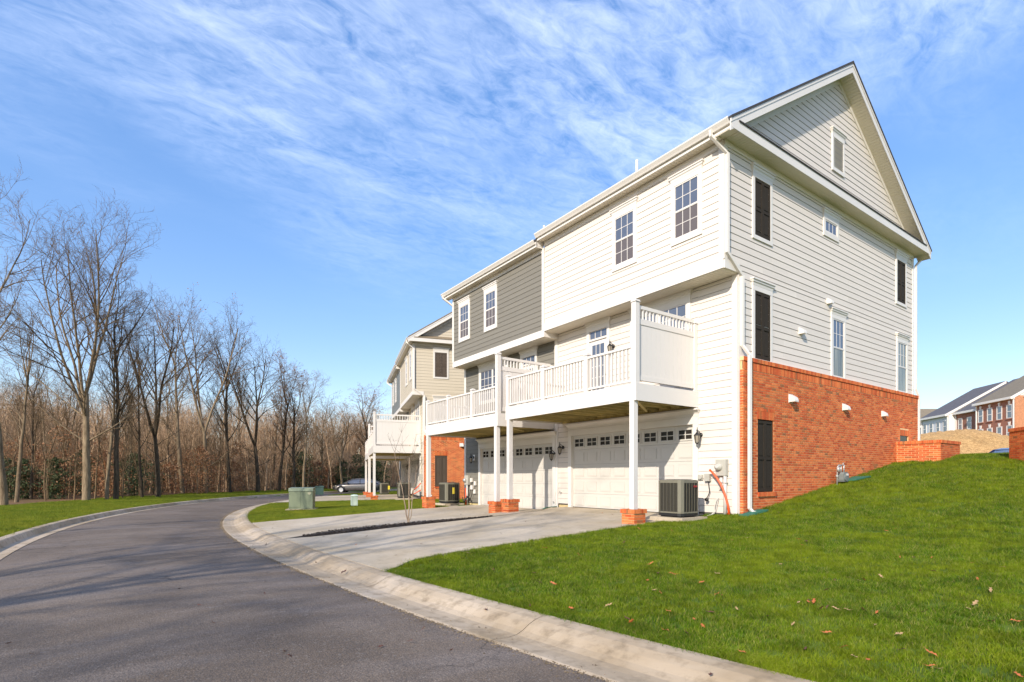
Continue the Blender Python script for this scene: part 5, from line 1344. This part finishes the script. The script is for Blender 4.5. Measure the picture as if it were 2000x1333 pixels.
def gn_grass(name, P, S_, label, m, key, seed=0):
    """points mesh + geometry nodes instancing a blade tuft"""
    me = bpy.data.meshes.new(name); me.vertices.add(len(P)); me.vertices.foreach_set('co', P.astype(np.float32).ravel())
    at = me.attributes.new('s', 'FLOAT', 'POINT'); at.data.foreach_set('value', S_.astype(np.float32))
    o = link(name, me, None, kind='stuff', label=label, cat='grass')
    if key not in tufts:
        col = bpy.data.collections.new('grass_tuft_'+key)
        for s_ in range(4):
            tm_ = blade_tuft(50+s_+hash(key) % 7 if False else 50+s_, *(dict(near=(30, .07, .050), far=(26, .14, .085))[key.split('_')[0]])); tm_.materials.append(m)
            col.objects.link(bpy.data.objects.new('grass_tuft', tm_))
        tufts[key] = col
    ng = bpy.data.node_groups.new(name, 'GeometryNodeTree'); ng.interface.new_socket('Geometry', in_out='INPUT', socket_type='NodeSocketGeometry'); ng.interface.new_socket('Geometry', in_out='OUTPUT', socket_type='NodeSocketGeometry')
    gi, go = N(ng, 'NodeGroupInput'), N(ng, 'NodeGroupOutput'); ci = N(ng, 'GeometryNodeCollectionInfo'); ci.inputs['Collection'].default_value = tufts[key]; ci.inputs['Separate Children'].default_value = True; ci.inputs['Reset Children'].default_value = True
    ip = N(ng, 'GeometryNodeInstanceOnPoints'); ip.inputs['Pick Instance'].default_value = True
    rv = N(ng, 'FunctionNodeRandomValue', data_type='FLOAT_VECTOR'); rv.inputs[0].default_value = (-.15, -.15, 0); rv.inputs[1].default_value = (.15, .15, 6.28)
    ri = N(ng, 'FunctionNodeRandomValue', data_type='INT'); ri.inputs[4].default_value = 0; ri.inputs[5].default_value = 3
    na = N(ng, 'GeometryNodeInputNamedAttribute', data_type='FLOAT'); na.inputs['Name'].default_value = 's'
    mp = N(ng, 'GeometryNodeMeshToPoints')
    L(ng, gi.outputs[0], mp.inputs[0]); L(ng, mp.outputs[0], ip.inputs['Points']); L(ng, ci.outputs[0], ip.inputs['Instance']); L(ng, rv.outputs[0], ip.inputs['Rotation']); L(ng, ri.outputs[2], ip.inputs['Instance Index']); L(ng, na.outputs[0], ip.inputs['Scale']); L(ng, ip.outputs[0], go.inputs[0])
    md = o.modifiers.new('grass', 'NODES'); md.node_group = ng
    return o
def inview(x, y, mrg=.12):
    q = Vector((x, y, 0))-CAM; w = q.dot(FW.to_3d() if False else FW); 
    if w < 1: return False
    k = q.dot(RT)/w; return -.952-mrg < k < .952+mrg
def lawn_pts(n, x0, x1, y0, y1, ok, seed, s=(.8, 1.2), nearb=False):
    r = NR(seed); X = r.uniform(x0, x1, n); Y = r.uniform(y0, y1, n); out = []
    for x, y in zip(X, Y):
        if not inview(x, y) or not ok(x, y): continue
        if nearb:
            dd = math.hypot(x-CAM.x, y-CAM.y)
            if r.rand() > min(1, (9/dd)**1.2): continue
        out.append((x, y, H(x, y)-.012))
    P = np.array(out); sc = r.uniform(s[0], s[1], len(P))
    if nearb: dd = np.hypot(P[:, 0]-CAM.x, P[:, 1]-CAM.y); sc *= np.clip((dd/9)**.5, 1, 1.7)
    return P, sc
def ok_lawn(x, y):
    if cdist(x, y) < .765 or on_drive(x, y): return False
    if x > -.02 and y > -.10: return False
    if x > 9.30 and x < 11.25 and y > -1.4: return False
    if -.55 > x > -1.5 and .15 < y < 1.6: return False
    if y > 1.1 and x > -9.3: return False
    return True
P, sc = lawn_pts(95000, -9.5, 13.5, -14, 1.2, ok_lawn, 1, nearb=True)
print('lawn tufts', len(P)); gn_grass('lawn_grass', P, sc, 'mown green lawn sloping up beside the brick wall', M_gr, 'near_a')
# ragged lawn edge along the kerb
def ok_edge(x, y): return .75 < cdist(x, y) < 1.0 and not on_drive(x, y) and y < .2
P, sc = lawn_pts(26000, -9.6, -7.4, -9, .3, ok_edge, 2, (.8, 1.25)); gn_grass('lawn_edge_grass', P, sc, 'longer grass hanging over the near kerb', M_gr, 'near_a')
def ok_isl(x, y):
    if cdist(x, y) < .78 or on_drive(x, y): return False
    bx, by = toB(x, y)
    if bx > -.02 and by > -.12: return False
    if x > -.02 and y < 13.5: return False
    if -1.4 < x < 0.02 and y < 14.1: return False
    return y > 9
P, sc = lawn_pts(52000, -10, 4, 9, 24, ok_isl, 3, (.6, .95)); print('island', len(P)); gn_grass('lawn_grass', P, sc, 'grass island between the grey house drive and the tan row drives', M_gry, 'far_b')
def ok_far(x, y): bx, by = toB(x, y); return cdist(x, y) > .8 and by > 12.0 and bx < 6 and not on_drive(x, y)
P, sc = lawn_pts(26000, -8, 18, 24, 56, ok_far, 4, (.9, 1.4)); gn_grass('lawn_grass', P, sc, 'yellow-green far grass strip before the silver car', M_gry, 'far_b')
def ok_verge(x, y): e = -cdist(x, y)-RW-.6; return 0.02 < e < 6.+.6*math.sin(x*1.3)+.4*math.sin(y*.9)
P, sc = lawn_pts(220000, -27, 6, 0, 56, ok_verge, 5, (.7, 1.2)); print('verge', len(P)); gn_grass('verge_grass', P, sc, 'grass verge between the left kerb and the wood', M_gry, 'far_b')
# fallen leaves
M_lf = [mat('leaf_orange', (.40, .115, .03), .6), mat('leaf_tan', (.36, .23, .11), .6), mat('leaf_dark', (.10, .035, .02), .6)]
def leaf_mesh(seed, m):
    r = NR(seed); mb = MB(); n = 7; L_ = .075
    pts = []
    for i in range(n+1):
        t = i/n; w = .30*L_*math.sin(math.pi*min(1, t*.93+.06))*(1.25 if i % 2 else .45); pts.append((t*L_*2-L_, w))
    up = [(x, y, .012*math.sin(x*40)+.02*abs(y)/.03*.5) for x, y in pts]; dn = [(x, -y, .012*math.sin(x*40)+.03*abs(y)/.03*.5) for x, y in pts]
    mid = [(x, 0, .010*math.sin(x*40)) for x, y in pts]
    for i in range(n): mb.quad(mid[i], mid[i+1], up[i+1], up[i]); mb.quad(mid[i+1], mid[i], dn[i], dn[i+1])
    mb.tube([(-L_, 0, 0), (-L_-.03, .006, .012)], .0015, 3)
    return mb.mesh('fallen_leaf', m)
LM = [leaf_mesh(i, M_lf[i]) for i in range(3)]
LG = [('orange oak leaf lying on the near lawn', 'orange leaves scattered over the lawn'), ('pale tan oak leaf lying on the near lawn', 'tan leaves scattered over the lawn'), ('dark brown leaf lying on the near lawn', 'dark leaves scattered over the lawn')]
rl = random.Random(21)
def put_leaf(x, y, z, k, lab, grp, s=1.):
    if 'lawn' in lab:
        d = cdist(x, y); q = Vector((x, y, 0))-CAM; u = 1000+FPX*q.dot(RT)/q.dot(FW)
        zone = 'beside the kerb' if d < 2. else ('beside the driveway edge' if y > -.6 and x < -1 else ('under the brick wall' if y > -1.8 and x > -1 else ('in the open right half of the lawn' if u > 1550 else 'on the middle of the lawn')))
        lab = ('orange', 'pale tan', 'dark brown')[k]+' leaf lying on the grass '+zone; grp = ('orange', 'tan', 'dark')[k]+' leaves '+zone
    o = link('fallen_leaf', LM[k], None, (x, y, z), label=lab, cat='leaf', group=grp)
    o.rotation_euler = (rl.uniform(-.5, .5), rl.uniform(-.5, .5), rl.random()*6.28); s *= rl.uniform(.7, 1.15); o.scale = (s, s*rl.uniform(.8, 1.2), s)
def hit(u, v):
    d = RT*((u-1000)/FPX)+FW+Vector((0, 0, 1))*((933-v)/FPX); t = 1.5
    while t < 60:
        p = CAM+d*t
        if p.z < H(p.x, p.y): return p
        t *= 1.01
    return None
big = [(1290, 1165, 0), (1400, 1168, 0), (1410, 1170, 0), (1590, 1182, 0), (1265, 1140, 0), (1370, 1144, 0), (1188, 1190, 1), (1935, 1160, 1), (1905, 1186, 1), (1306, 1202, 0), (1272, 1106, 0), (1313, 1127, 0), (1233, 1223, 0), (1300, 1240, 0), (1355, 1218, 0), (1500, 1212, 2), (1560, 1058, 0), (1567, 1070, 0), (1616, 1245, 0), (1695, 1300, 0), (1819, 1312, 0), (1988, 1330, 0), (1820, 1287, 0), (1450, 1284, 0), (1388, 1204, 2), (1043, 1125, 2), (964, 1118, 1), (1065, 1075, 0), (1115, 1071, 2), (1130, 1088, 0), (1630, 1140, 1), (1720, 1132, 1), (1605, 1196, 2), (1685, 1198, 2), (1115, 1196, 0), (1080, 1146, 0), (1460, 1055, 1), (1430, 1060, 0), (1575, 1062, 2), (1820, 1095, 0), (1822, 1122, 2), (1755, 1248, 1)]
for u, v, k in big:
    p = hit(u, v)
    if p: put_leaf(p.x, p.y, p.z+.045, k, *LG[k], s=.68)
for i in range(75):
    u, v = rl.uniform(850, 2000), 990+340*rl.random()**1.3; p = hit(u, v)
    if p is None or not ok_lawn(p.x, p.y): continue
    k = rl.choice([0, 1, 2, 2]); put_leaf(p.x, p.y, p.z+.035, k, *LG[k], s=.55)
for i in range(46):
    u, v = rl.uniform(440, 1250), rl.uniform(975, 1150); p = hit(u, v)
    if p is None or not on_drive(p.x, p.y): continue
    put_leaf(p.x, p.y, p.z+.03, rl.choice([2, 2, 0]), 'small brown leaf lying on the pale driveway', 'leaves on the driveways', s=.5)
for i in range(26):
    u, v = rl.uniform(0, 900), rl.uniform(1000, 1300); p = hit(u, v)
    if p is None or not -RW < cdist(p.x, p.y) < -.1: continue
    put_leaf(p.x, p.y, p.z+.055, 2, 'small dark leaf lying on the asphalt', 'leaves on the road', s=.5)
for (u, v) in ((617, 1102), (671, 1121), (520, 1066), (948, 1196), (1388, 1325), (497, 1075)):
    p = hit(u, v); put_leaf(p.x, p.y, p.z+.03, 2, 'dark leaf lying in the rolled kerb', 'leaves on the kerb', s=.8)
# grit and crumbs along the asphalt edge
mb = MB(); rg = random.Random(5)
for i in range(5200):
    s_ = rg.uniform(-13, 14); d = rg.gauss(-.045, .035) if rg.random() < .8 else rg.gauss(-.1, .12); x, y = curve_pt(d, s_); q = rg.uniform(.003, .013); z = -.598+.05*math.sin(math.pi*max(0, -d)/RW)
    mb.v += [(x-q, y-q*.6, z), (x+q, y-q, z), (x+q*.3, y+q, z), (x, y, z+q*.9)]; n = len(mb.v)-4; mb.f += [(n, n+1, n+3), (n+1, n+2, n+3), (n+2, n, n+3)]
ob('edge_grit', mb, mat('grit', (.16, .12, .075), .95, island=.5), None, kind='stuff', label='grit and crumbled leaves along the edge of the asphalt', cat='grit')
for c in list(bpy.data.objects):
    if c.name.startswith('road_tmp'): bpy.data.objects.remove(c)
print('objects', len(S.objects))
